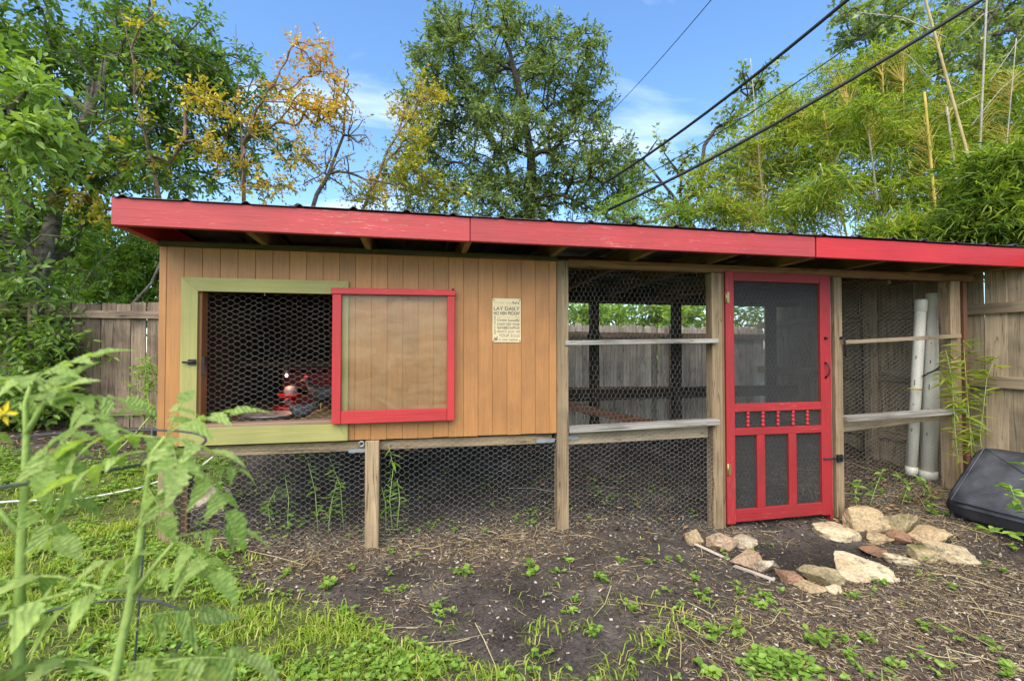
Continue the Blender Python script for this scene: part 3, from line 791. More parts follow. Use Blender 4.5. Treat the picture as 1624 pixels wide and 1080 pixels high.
# ------------------------------------------------------------------ things inside the coop
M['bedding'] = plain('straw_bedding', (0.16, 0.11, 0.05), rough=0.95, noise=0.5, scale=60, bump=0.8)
M['red_plastic'] = plain('red_plastic', (0.40, 0.012, 0.008), rough=0.35, noise=0.1)
M['feather'] = plain('black_feathers', (0.018, 0.017, 0.018), rough=0.6, noise=0.5, scale=30, bump=0.4)
M['speckled'] = plain('speckled_feathers', (0.045, 0.045, 0.048), rough=0.7, noise=0.9, scale=45, bump=0.4)
M['comb'] = plain('red_comb', (0.45, 0.03, 0.02), rough=0.6)
M['horn'] = plain('yellow_horn', (0.32, 0.22, 0.07), rough=0.6)
bx, by_ = np.meshgrid(np.linspace(-1.515, 0.95, 70), np.linspace(FY + 0.10, BY - 0.005, 60), indexing='ij')
bz = 0.775 + fbm(bx * 5, by_ * 5, 77) * 0.05 + fbm(bx * 22, by_ * 22, 78) * 0.02 + 0.05 * sst(-0.9, -0.3, bx)
bi = np.arange(bx.size).reshape(bx.shape)
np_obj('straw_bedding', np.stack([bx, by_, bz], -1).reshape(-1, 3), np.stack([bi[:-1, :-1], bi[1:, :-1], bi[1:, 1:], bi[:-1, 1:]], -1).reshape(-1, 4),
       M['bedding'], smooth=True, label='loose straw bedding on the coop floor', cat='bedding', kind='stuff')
def lathe(prof, c, n=20):
    mb_ = MB(); vs_ = []
    for r_, z in prof:
        vs_ += [(c[0] + r_ * math.cos(2 * math.pi * k / n), c[1] + r_ * math.sin(2 * math.pi * k / n), c[2] + z) for k in range(n)]
    fs = [(i*n+k, i*n+(k+1) % n, (i+1)*n+(k+1) % n, (i+1)*n+k) for i in range(len(prof)-1) for k in range(n)]
    return mb_.add(vs_, fs, True)
wx, wy, wz = -0.98, 4.10, 0.815
wt = empty('poultry_waterer', (wx, wy, wz), label='poultry waterer with red trays and a grey jar inside the coop', cat='waterer')
lathe([(0.0, 0.0), (0.10, 0.0), (0.125, 0.025), (0.13, 0.045), (0.123, 0.045), (0.115, 0.026), (0.07, 0.024), (0.05, 0.05), (0.0, 0.05)], (wx, wy, wz)).build('tray', M['red_plastic'], wt)
lathe([(0.0, 0.10), (0.06, 0.10), (0.085, 0.12), (0.09, 0.142), (0.083, 0.142), (0.06, 0.116), (0.0, 0.116)], (wx - .01, wy, wz)).build('tray', M['red_plastic'], wt)
m, nt, b = mat_new('grey_jar_plastic')
b.inputs['Base Color'].default_value = (0.16, 0.16, 0.17, 1); b.inputs['Roughness'].default_value = 0.3
b.inputs['IOR'].default_value = 1.4
M['jar'] = m
lathe([(0.035, 0.05), (0.038, 0.07), (0.034, 0.09), (0.03, 0.10)], (wx, wy, wz)).build('column', M['red_plastic'], wt)
lathe([(0.05, 0.12), (0.052, 0.17), (0.042, 0.195), (0.02, 0.205), (0.0, 0.207)], (wx, wy, wz)).build('jar', M['jar'], wt)
rb = empty('nest_box', (-0.62, 4.75, 0.80), label='dark red nest box behind the waterer', cat='nest box')
M['box_red'] = paint('dark_red_box_paint', (0.20, 0.02, 0.018), rough=0.7, dirt=0.3)
board('front_panel', (-1.20, 4.72, 1.02), (-0.42, 4.72, 1.02), 0.15, 0.018, M['box_red'], rb)
board('front_panel', (-1.20, 4.72, 0.84), (-0.42, 4.72, 0.84), 0.12, 0.018, M['box_red'], rb)
for x in (-1.2, -0.81, -0.42): board('divider', (x, 4.90, 0.80), (x, 4.90, 1.12), 0.34, 0.018, M['box_red'], rb, (0, 1, 0))
board('lid', (-1.23, 4.88, 1.13), (-0.39, 4.88, 1.13), 0.40, 0.018, M['box_red'], rb, (0, 1, 0))
# heat bulb over the waterer
hl = empty('heat_lamp', (-1.00, 4.05, 1.12), label='small lit bulb hanging above the red waterer', cat='lamp')
m, nt, b = mat_new('lit_bulb_glass')
em = nd(nt, 'Emission', Color=(1.0, 0.95, 0.85, 1), Strength=1.2)
nt.links.new(em.outputs[0], nt.nodes['Material Output'].inputs[0]); M['bulb'] = m
lathe([(0.0, -0.03), (0.007, -0.028), (0.011, -0.018), (0.009, -0.006), (0.006, 0.0)], (-1.00, 4.05, 1.12), 12).build('bulb', M['bulb'], hl)
lathe([(0.010, -0.002), (0.016, 0.01), (0.016, 0.055), (0.006, 0.07)], (-1.00, 4.05, 1.12), 12).build('socket', M['black_iron'], hl)
MB().tube([(-1.00, 4.05, 1.185), (-0.99, 4.06, 1.7), (-0.96, 4.05, 2.02)], 0.004, 6).build('lamp_cord', M['cable'], hl)
lampd = bpy.data.lights.new('heat_lamp_light', 'POINT'); lampd.energy = 0.45; lampd.color = (1.0, 0.42, 0.25); lampd.shadow_soft_size = 0.03
lo = bpy.data.objects.new('heat_lamp_light', lampd); COL.objects.link(lo); place(lo, (-1.00, 4.03, 1.075), hl)
# pan
lathe([(0.0, 0.0), (0.14, 0.0), (0.17, 0.05), (0.176, 0.052), (0.168, 0.056), (0.138, 0.008), (0.0, 0.008)], (-1.02, 3.66, 0.80), 24).build('metal_pan', M['zinc'], label='shallow metal pan on the straw just inside the window', cat='pan')
# hens: one lofted body each
def hen_thing(label, loc, yaw, s, mat, head=True):
    root = empty('hen', loc, label=label, cat='hen')
    rings = [(-0.21, 0.235, 0.012, 0.03), (-0.16, 0.205, 0.03, 0.05), (-0.10, 0.165, 0.062, 0.07), (-0.03, 0.145, 0.082, 0.085), (0.05, 0.15, 0.075, 0.08),
             (0.10, 0.175, 0.055, 0.065), (0.13, 0.21, 0.036, 0.045), (0.145, 0.25, 0.027, 0.032), (0.16, 0.275, 0.028, 0.028), (0.185, 0.28, 0.022, 0.02), (0.20, 0.278, 0.006, 0.006)]
    n = 14; vs_ = []
    cy, sy_ = math.cos(yaw), math.sin(yaw)
    T = lambda x, y, z: (loc[0] + s * (x * cy - y * sy_), loc[1] + s * (x * sy_ + y * cy), loc[2] + s * z)
    for x, z, w, h in rings:
        vs_ += [T(x, w * math.cos(2*math.pi*k/n), z + h * math.sin(2*math.pi*k/n)) for k in range(n)]
    fs = [(i*n+k, i*n+(k+1) % n, (i+1)*n+(k+1) % n, (i+1)*n+k) for i in range(len(rings)-1) for k in range(n)]
    MB().add(vs_, fs + [tuple(range(n))[::-1], tuple(range((len(rings)-1)*n, len(rings)*n))], True).build('body', mat, root)
    for sd in (-1, 1):
        wv = [T(x, sd * (w + 0.012), z) for x, z, w in ((0.07, 0.16, 0.06), (0.03, 0.20, 0.065), (-0.06, 0.19, 0.06), (-0.15, 0.165, 0.03), (-0.06, 0.11, 0.06), (0.03, 0.10, 0.065))]
        MB().add(wv + [T(-0.01, sd * 0.1, 0.15)], [(i, (i+1) % 6, 6) for i in range(6)], True).build('wing', mat, root)
        MB().tube([T(-0.01, sd * 0.035, 0.09), T(0.0, sd * 0.035, 0.045), T(-0.005, sd * 0.035, 0.004), T(0.04, sd * 0.035, 0.0)], 0.007 * s, 6).build('leg', M['horn'], root)
    MB().tube([T(0.195, 0, 0.278), T(0.225, 0, 0.272)], [0.009 * s, 0.001], 8).build('beak', M['horn'], root)
    MB().add([T(0.15, -.003, .30), T(.15, .003, .30), T(.155, 0, .325), T(.168, 0, .312), T(.178, 0, .328), T(.19, 0, .31), T(.195, -.003, .295), T(.195, .003, .295)],
             [(0, 2, 3, 4, 5, 6), (1, 7, 5, 4, 3, 2)]).build('comb', M['comb'], root)
hen_thing('black hen standing in the coop left of the red sash', (-0.72, 4.0, 0.83), R(160), 0.85, M['feather'])
hen_thing('small speckled hen sitting by the window sill', (-0.78, 3.55, 0.80), R(205), 0.55, M['speckled'])

# ------------------------------------------------------------------ wooden fences, board by board
def picket_mesh(w, h, t, ear):
    p = [(-w/2, 0), (w/2, 0), (w/2, h - ear), (w/2 - ear * .8, h), (-w/2 + ear * .8, h), (-w/2, h - ear)]
    mb_ = MB(); mb_.prism([(z, x) for x, z in p], -t/2, t/2)         # own X runs up the board
    me = bpy.data.meshes.new('picket'); me.from_pydata([tuple(v) for v in mb_.v], [], mb_.f)
    bm_ = bmesh.new(); bm_.from_mesh(me); bmesh.ops.recalc_face_normals(bm_, faces=bm_.faces); bm_.to_mesh(me); bm_.free()
    return me
def fence(label, p0, p1, pitch, w, ztop, ear, mat, rails, posts, side, railmat, ztop1=None):
    p0, p1 = Vector(p0), Vector(p1); d = p1 - p0; Ln = d.length; u = d / Ln
    yaw = math.atan2(u.y, u.x); nrm = Vector((-u.y, u.x, 0)) * side
    mid = (p0 + p1) / 2
    root = empty('wooden_fence', (mid.x, mid.y, gzs(mid.x, mid.y)), label=label, cat='fence')
    meshes = [picket_mesh(w * f, ztop - 0.05, 0.018, ear) for f in (1.0, 0.985, 0.97)]
    for m_ in meshes: m_.materials.append(mat)
    for k in range(int(Ln / pitch)):
        q = p0 + u * (pitch * (k + 0.5))
        zt = ztop + ((ztop1 if ztop1 is not None else ztop) - ztop) * (k * pitch / Ln) + random.uniform(-0.018, 0.018)
        o = link('picket', random.choice(meshes), None, (q.x + random.uniform(-.004, .004), q.y + random.uniform(-.006, .006), zt - ztop + 0.05), root)
        o.rotation_euler = (Matrix.Rotation(yaw + random.uniform(-.02, .02), 3, 'Z') @ Matrix.Rotation(R(-90) + random.uniform(-.008, .008), 3, 'Y')).to_euler()
        o.scale = (1, random.uniform(.9, 1.4), 1)
    for z, hgt in rails:
        board('rail', p0 + nrm * 0.030 + Vector((0, 0, z)), p1 + nrm * 0.030 + Vector((0, 0, z + (ztop1 - ztop if ztop1 else 0))), hgt, 0.036, railmat, root)
    for s_ in posts:
        q = p0 + u * s_ + nrm * 0.095
        board('post', (q.x, q.y, gzs(q.x, q.y) - 0.2), (q.x, q.y, ztop - 0.04), 0.089, 0.089, railmat, root, u)
    return root
fence('dark weathered board fence with a rail, left of the coop', (-7.2, 6.12, 0), (-1.9, 6.12, 0), 0.145, 0.1445, 1.83, 0.012, M['picket'], ((1.70, 0.085), (0.62, 0.085)), (0.9, 3.2, 4.62), -1, M['picket'])
fence('pale dog-eared picket fence behind the wire run', (-1.88, 6.12, 0), (4.98, 6.12, 0), 0.099, 0.094, 1.675, 0.030, M['picket_pale'], ((1.54, 0.075), (0.80, 0.085)), (1.2, 3.6, 5.35), -1, M['picket'], 1.63)
fence('tan board fence with rails running back from the right edge', (4.885, 0.9, 0), (4.885, 6.10, 0), 0.150, 0.159, 2.08, 0.020, M['fence_tan'], ((1.66, 0.09), (1.03, 0.10), (0.42, 0.09)), (0.4, 3.4), 1, M['fence_tan'])

# ------------------------------------------------------------------ pipes, cushion, rocks, cords
M['pipe_print'] = plain('black_pipe_print', (0.05, 0.05, 0.05), rough=0.6)
M['bungee'] = plain('yellow_strap', (0.45, 0.32, 0.05), rough=0.7)
def pvc_pipe(label, p0, p1, r, cap):
    p0, p1 = Vector(p0), Vector(p1); d = (p1 - p0).normalized()
    root = empty('pvc_pipe', p0, label=label, cat='pipe', group='plastic pipes leaning in the run')
    MB().tube([p0, p1], r, 20).build('barrel', M['pvc'], root)
    MB().tube([p1 - d * cap, p1 - d * (cap - .003), p1 + d * 0.004, p1 + d * 0.010], [r + .001, r * 1.13, r * 1.13, r * 1.05], 20).build('end_cap', M['pvc'], root)
    MB().tube([p0, p0 + d * 0.07, p0 + d * 0.073], [r * 1.14, r * 1.14, r + .001], 20).build('coupling', M['pvc'], root)
    side = d.cross(Vector((0.55, 0.8, 0))).normalized(); fwd = Vector((-0.65, -0.76, 0)); fwd = (fwd - d * fwd.dot(d)).normalized()
    side = d.cross(fwd)
    for k in range(5):                                            # small print marks up the pipe
        c_ = p0 + d * (0.4 + 0.21 * k + .03 * (k % 2)); ln = (0.03, 0.012, 0.05)[k % 3]
        ang = -0.5
        rad = (fwd * math.cos(ang) + side * math.sin(ang)) * (r + 0.0008); tg = (side * math.cos(ang) - fwd * math.sin(ang)) * 0.0035
        MB().add([c_ + rad - tg, c_ + rad + tg, c_ + rad + tg + d * ln, c_ + rad - tg + d * ln], [(0, 1, 2, 3)]).build('print_mark', M['pipe_print'], root)
    return root
pg = gzs(4.28, 3.58)
pvc_pipe('thinner white plastic pipe leaning left of the thick one', at(1445, 752, 4.40), at(1461, 477, 4.36), 0.043, 0.10)
pvc_pipe('thick capped white plastic pipe in the right bay', at(1471, 758, 4.42), at(1485, 467, 4.36), 0.064, 0.12)
a_, b_2 = at(1437, 612, 4.30), at(1468, 617, 4.28)
MB().tube([at(1438, 616, 4.34), at(1450, 617, 4.285), at(1463, 618, 4.30)], 0.008, 6).build('yellow_strap', M['bungee'], label='yellow strap round the thinner pipe', cat='strap')
MB().tube([at(1463, 597, 4.32), at(1472, 592, 4.30), at(1482, 588, 4.28), at(1490, 584, 4.22), at(1492, 580, 4.2)], [.008, .008, .008, .016, .012], 6).build('black_cord', M['cable'], label='black elastic cord tied round the thick pipe', cat='cord')
# black vinyl cushion leaning up against the right fence
e1 = Vector((0.10, -0.86, 0.0)); e2 = Vector((0.52, 0.12, 0.36)); 
p00 = Vector((4.03, 2.95, gzs(4.03, 2.9) + 0.02))
n3v = e2.cross(e1).normalized() * -1
if n3v.z < 0: n3v = -n3v
cs = empty('vinyl_cushion', p00 + (e1 + e2) / 2, label='black vinyl cushion with seams leaning by the right fence', cat='cushion')
e2u = e2.normalized() * 0.66; e1u = e1.normalized() * 0.9
bm = bmesh.new(); bmesh.ops.create_cube(bm, size=1)
bmesh.ops.subdivide_edges(bm, edges=bm.edges[:], cuts=7, use_grid_fill=True)
for v in bm.verts:
    x, y, z = v.co
    pf = (1 - (2*x)**4) * (1 - (2*y)**4)
    z2 = z + 0.12 * pf * (1 if z > 0 else -1) * (abs(z) > .49)
    p = p00 + e1u * (x + .5) + e2u * (y + .5) + n3v * 0.155 * (z2 + .5)
    v.co = p
bmesh.ops.bevel(bm, geom=[e for e in bm.edges if e.calc_face_angle(0) > 1.0], offset=0.018, segments=2, affect='EDGES')
me = bpy.data.meshes.new('cushion_body'); bm.to_mesh(me); bm.free()
V = np.array([v.co[:] for v in me.vertices]); cc = (V.min(0) + V.max(0)) / 2
me.vertices.foreach_set('co', (V - cc).astype(np.float32).ravel())
me.polygons.foreach_set('use_smooth', [True] * len(me.polygons)); me.update()
link('body', me, M['vinyl'], cc, cs)
def cpt(x, y, z=1.0):
    pf = (1 - (2*(x-.5))**4) * (1 - (2*(y-.5))**4)
    return p00 + e1u * x + e2u * y + n3v * (0.155 * (z + 0.12 * pf * (z > .5)) + 0.002)
for a, b_2 in (((.02, .02), (.98, .98)), ((.02, .98), (.98, .02))):
    MB().tube([cpt(a[0] + (b_2[0]-a[0])*t, a[1] + (b_2[1]-a[1])*t) for t in np.linspace(0, 1, 12)], 0.0028, 5).build('seam', M['vinyl'], cs)
MB().tube([cpt(x, y) for x, y in ((.025, .025), (.975, .025), (.975, .975), (.025, .975), (.025, .025))], 0.006, 6).build('piping', M['vinyl'], cs)
lidp = at(1606, 733, 4.1)
lathe([(0.0, 0.012), (0.12, 0.012), (0.128, 0.004), (0.128, -0.012), (0.12, -0.012)], lidp, 24).build('plastic_lid', M['cord'], label='white plastic lid behind the black cushion', cat='lid')

M['rock_tan'] = None
def rockmat(name, a, b_, moss=0.0):
    m, nt, bs = mat_new(name)
    v, g, rnd = gcoord(nt, 1.0)
    n = nd(nt, 'TexNoise', Vector=v, Scale=7.0, Detail=8.0, Roughness=0.65)
    n2 = nd(nt, 'TexNoise', Vector=v, Scale=60.0, Detail=4.0, Roughness=0.7)
    c = ramp(nt, n.outputs['Fac'], [(0.3, b_), (0.55, a), (0.75, tuple(min(1, x * 1.2) for x in a))])
    if moss:
        f = ramp(nt, nd(nt, 'TexNoise', Vector=v, Scale=5.0, Detail=5.0).outputs['Fac'], [(0.48, (0, 0, 0)), (0.62, (moss,) * 3)])
        c = mixc(nt, f, c, (0.10, 0.105, 0.03))
    c = mixc(nt, 1.0, c, ramp(nt, n2.outputs['Fac'], [(0.35, (0.62,) * 3), (0.6, (1.08,) * 3)]), 'MULTIPLY')
    sn = nd(nt, 'TexNoise', Vector=v, Scale=14.0, Detail=7.0, Roughness=0.7)
    c = mixc(nt, ramp(nt, sn.outputs['Fac'], [(0.50, (0, 0, 0)), (0.66, (0.75,) * 3)]), c, (0.10, 0.075, 0.055))
    nt.links.new(c, bs.inputs['Base Color']); bs.inputs['Roughness'].default_value = 0.9; bs.inputs['Specular IOR Level'].default_value = 0.2
    h = nd(nt, 'Math', {'operation': 'MULTIPLY_ADD'}, i0=n2.outputs['Fac'], i1=0.3, i2=n.outputs['Fac'])
    nt.links.new(nd(nt, 'Bump', Strength=0.8, Distance=0.02, Height=h.outputs[0]).outputs[0], bs.inputs['Normal'])
    return m
RM = {'t': rockmat('tan_limestone', (0.44, 0.33, 0.19), (0.26, 0.17, 0.09)), 'p': rockmat('pale_limestone', (0.55, 0.45, 0.29), (0.38, 0.28, 0.16)),
      'm': rockmat('mossy_limestone', (0.36, 0.29, 0.16), (0.13, 0.11, 0.06), 0.8), 'k': rockmat('pinkish_stone', (0.42, 0.30, 0.19), (0.22, 0.14, 0.09)),
      'r': rockmat('red_brown_stone', (0.29, 0.165, 0.10), (0.16, 0.09, 0.055)), 'g': rockmat('grey_ridged_stone', (0.46, 0.38, 0.27), (0.20, 0.15, 0.10))}
def rock(label, px_, py_, wpx, hpx, mk, seed, flat=0.56, spin=0.0):
    rr = random.Random(seed)
    u, v_ = (px_ - 812) / FPX, (540 - py_) / FPX
    gp = None
    D = 3.0
    for _ in range(8):                          # where the view ray meets the ground
        q = at(px_, py_, D); D += (q.z - gzs(q.x, q.y)) * D / max(0.2, CAM_H - gzs(q.x, q.y)) * 0.9
    q = at(px_, py_, D)
    w = wpx * D / FPX; h = hpx * D / FPX
    bm = bmesh.new()
    for _ in range(15):
        n_ = Vector((rr.uniform(-1, 1), rr.uniform(-1, 1), rr.uniform(-1, 1)))
        m_ = max(abs(n_.x), abs(n_.y), abs(n_.z)); n_ = n_ / m_ * .45 + n_.normalized() * .55
        bm.verts.new(n_ * rr.uniform(.8, 1.0))
    res = bmesh.ops.convex_hull(bm, input=bm.verts[:])
    bmesh.ops.delete(bm, geom=[v for v in bm.verts if not v.link_faces], context='VERTS')
    bmesh.ops.dissolve_limit(bm, angle_limit=R(14), verts=bm.verts[:], edges=bm.edges[:])
    bmesh.ops.bevel(bm, geom=bm.edges[:], offset=0.05, segments=1, affect='EDGES')
    bmesh.ops.triangulate(bm, faces=bm.faces[:])
    bmesh.ops.subdivide_edges(bm, edges=[e for e in bm.edges if e.calc_length() > .22], cuts=2, use_grid_fill=True)
    bmesh.ops.triangulate(bm, faces=bm.faces[:])
    for vtx in bm.verts:
        vtx.co *= 1 + (rr.random() - .5) * 0.03
    bmesh.ops.subdivide_edges(bm, edges=bm.edges[:], cuts=1, use_grid_fill=True)
    bmesh.ops.triangulate(bm, faces=bm.faces[:])
    for vtx in bm.verts:
        q_ = vtx.co; k_ = float(vnoise(q_.x * 4 + seed, q_.y * 4 + q_.z * 5, seed)) - .5; k2_ = float(vnoise(q_.x * 11 - q_.z * 9, q_.y * 11 + seed, seed + 3)) - .5
        vtx.co *= 1 + k_ * 0.11 + k2_ * 0.05
    cl = max(abs(vtx.co.x) for vtx in bm.verts)
    for vtx in bm.verts:
        vtx.co.x *= w / 2 / cl; vtx.co.y *= w * 0.46 / cl; vtx.co.z *= h * flat / cl
    bmesh.ops.rotate(bm, verts=bm.verts, cent=(0, 0, 0), matrix=Matrix.Rotation(-YAW + spin, 3, 'Z') @ Matrix.Rotation(rr.uniform(-.2, .2), 3, 'Y'))
    me = bpy.data.meshes.new('rock'); bm.to_mesh(me); bm.free()
    return link('rock', me, RM[mk], (q.x, q.y + w * 0.12, gzs(q.x, q.y) + h * flat * 0.30), label=label, cat='rock', group='rocks ringing the bed by the door')
ROCKS = [('big pointed tan rock at the foot of the right door post', 1376, 836, 60, 46, 't'), ('square mossy tan rock right of the pointed rock', 1433, 838, 54, 36, 'm'),
 ('long pale flat rock at the lower right corner of the red door', 1332, 852, 64, 26, 'p'), ('flat tan rock in front of the mossy square rock', 1398, 860, 38, 18, 't'),
 ('red brown wedge stone between the pale rocks', 1430, 862, 34, 24, 'r'), ('large slanted tan rock right of the red brown wedge', 1482, 862, 62, 32, 't'),
 ('dark greenish rock beside the far right pale rock', 1468, 886, 40, 26, 'm'), ('large pale flat rock at the far right of the ring', 1515, 886, 70, 26, 'p'),
 ('small whitish flat rock behind the biggest pale slab', 1433, 892, 44, 15, 'p'), ('biggest pale slab at the front of the ring', 1379, 918, 102, 34, 'p'),
 ('dark mossy rock left of the biggest pale slab', 1306, 922, 66, 26, 'm'), ('red brown brick piece at the front left of the ring', 1251, 920, 40, 18, 'r'),
 ('small tan sliver in front of the dark mossy rock', 1289, 935, 46, 10, 't'), ('little white triangular stone before the pale slab', 1323, 938, 25, 11, 'p'),
 ('grey ridged stone at the left of the ring', 1221, 904, 44, 26, 'g'), ('long pinkish stone left of the grey ridged stone', 1180, 896, 62, 24, 'k'),
 ('jagged pinkish rock below the left door corner', 1150, 868, 54, 30, 'k'), ('small tan upright stone at the left end of the ring', 1102, 862, 32, 28, 't'),
 ('flat reddish stone inside the ring', 1393, 880, 40, 12, 'r'), ('tan stone behind the jagged pinkish rock', 1184, 866, 38, 22, 'g'),
 ('brick coloured stone lying in the bed by the left fence', 92, 726, 40, 14, 'r'), ('grey block lying under the coop at its left end', 330, 800, 70, 40, 'g')]
for i, (lb, x, y, w, h, mk) in enumerate(ROCKS): rock(lb, x, y, w, h, mk, 100 + i, spin=random.uniform(-.4, .4))
# power cables
def cable(label, pts, r):
    pts = [Vector(p) for p in pts]
    P = []
    for i in range(13):
        t = i / 12; p = pts[0].lerp(pts[1], t); p.z -= 4 * t * (1 - t) * 0.12; P.append(p)
    return MB().tube(P, r, 8).build('power_cable', M['cable'], label=label, cat='cable', group='overhead power cables')
cable('upper thick black cable crossing the sky', (at(955, 293, 9), at(1420, -64, 5.0)), 0.021)
cable('lower thick black cable passing before the bamboo', (at(965, 333, 7.4), at(1660, -66, 4.6)), 0.021)
cable('thin cable between the two thick black cables', (at(1000, 291, 7.8), at(1520, -52, 5.0)), 0.007)
cable('thinnest single wire left of the thick cables', (at(940, 206, 16), at(1170, -50, 8.0)), 0.008)
# white cord over the lawn, sticks
cp = []
for x, y in ((-3.3, 3.55), (-2.75, 3.95), (-2.35, 4.05), (-2.12, 4.25), (-1.98, 4.45), (-1.85, 4.6)):
    cp.append((x, y, gzs(x, y) + 0.03))
cp += [(-1.75, 4.66, gzs(-1.75, 4.66) + .12), (-1.60, 4.70, gzs(-1.6, 4.7) + .25)]
MB().tube(cp, 0.007, 6).build('white_cord', M['cord'], label='thin white cord snaking over the lawn to the coop', cat='cord')
bk = at(292, 752, 3.75)
M['blue'] = plain('blue_plastic', (0.03, 0.09, 0.22), rough=0.4)
lathe([(0.0, -0.10), (0.062, -0.10), (0.075, 0.04), (0.082, 0.045), (0.082, 0.055), (0.072, 0.055), (0.06, -0.09), (0.0, -0.09)], bk, 20).build('bucket', M['blue'], label='blue plastic bucket under the left end of the coop', cat='bucket')
MB().tube([bk + Vector((0, 0, -0.1)), Vector((bk.x, bk.y, gzs(bk.x, bk.y) - .02))], [.065, .06], 12).build('bucket_stand', M['grey'], label='grey stump under the blue bucket', cat='stump')
M['stick'] = wood('bleached_stick_wood', (0.55, 0.48, 0.40), (0.32, 0.26, 0.20), stain_amt=0.2)
for i, (x0, y0, x1, y1, lb) in enumerate(((1095, 862, 1156, 890, 'bleached wood sliver left of the rock ring'), (1164, 900, 1228, 923, 'bleached wood sliver at the front left of the ring'))):
    def gp(x, y):
        D = 2.8
        for _ in range(8):
            q = at(x, y, D); D += (q.z - gzs(q.x, q.y)) * D / CAM_H * 0.9
        return at(x, y, D)
    a, b_2 = gp(x0, y0), gp(x1, y1); a.z += .012; b_2.z += .012
    board('stick', a, b_2, 0.028, 0.012, M['stick'], None, (0, 1, 0), label=lb, cat='stick')

# ------------------------------------------------------------------ leaves and trees
LEAF = (np.array([(0, 0, 0), (.28, -.42, .05), (.66, -.36, .03), (1, 0, -.08), (.66, .36, .03), (.28, .42, .05)], float), np.array([(0, 1, 2, 3), (0, 3, 4, 5)]))
BAMB = (np.array([(0, 0, 0), (.22, -.5, .03), (.60, -.36, .0), (1, 0, -.16), (.60, .36, .0), (.22, .5, .03)], float), np.array([(0, 1, 2, 3), (0, 3, 4, 5)]))
LOBE = (np.array([(0, 0, 0), (.30, -.20, .02), (.42, -.55, .05), (.62, -.22, .0), (1, 0, -.06), (.62, .22, .0), (.42, .55, .05), (.30, .20, .02), (.45, 0, 0)], float),
        np.array([(0, 1, 8, 7), (1, 2, 3, 8), (8, 3, 4, 5), (7, 8, 5, 6)]))
def leaves(P, D, N, Ln, W, tpl):
    T, F = tpl
    a = D / np.maximum(np.linalg.norm(D, axis=1, keepdims=True), 1e-9)
    b_ = np.cross(N, a); b_ /= np.maximum(np.linalg.norm(b_, axis=1, keepdims=True), 1e-9)
    c_ = np.cross(a, b_)
    V = P[:, None] + a[:, None] * (T[:, 0][None, :, None] * Ln[:, None, None]) + b_[:, None] * (T[:, 1][None, :, None] * W[:, None, None]) + c_[:, None] * (T[:, 2][None, :, None] * Ln[:, None, None])
    m_ = len(T)
    FF = (np.arange(len(P)) * m_)[:, None, None] + F[None]
    return V.reshape(-1, 3), FF.reshape(-1, F.shape[1]), m_
def unit(v): return v / np.maximum(np.linalg.norm(v, axis=-1, keepdims=True), 1e-9)

def grow(trunk, targets, bf):
    """join every target to the growing skeleton, weighing its distance against the way down to the root"""
    pts = [np.array(p, float) for p in trunk]; par = [-1] + list(range(len(trunk) - 1))
    pl = [0.0]
    for i in range(1, len(pts)): pl.append(pl[-1] + np.linalg.norm(pts[i] - pts[i-1]))
    n0 = len(pts); n = n0 + len(targets)
    A = np.zeros((n, 3)); A[:n0] = pts; PL = np.zeros(n); PL[:n0] = pl; PA = np.full(n, -1); PA[:n0] = par
    start = min(2, n0 - 1)
    top = A[n0 - 1]
    order = np.argsort(np.min(np.linalg.norm(targets[:, None] - A[None, :n0], axis=2), axis=1))
    m_ = n0
    for t in targets[order]:
        d = np.linalg.norm(A[start:m_] - t, axis=1)
        j = start + int(np.argmin(d + bf * PL[start:m_]))
        A[m_] = t; PA[m_] = j; PL[m_] = PL[j] + d[j - start]; m_ += 1
    return A, PA

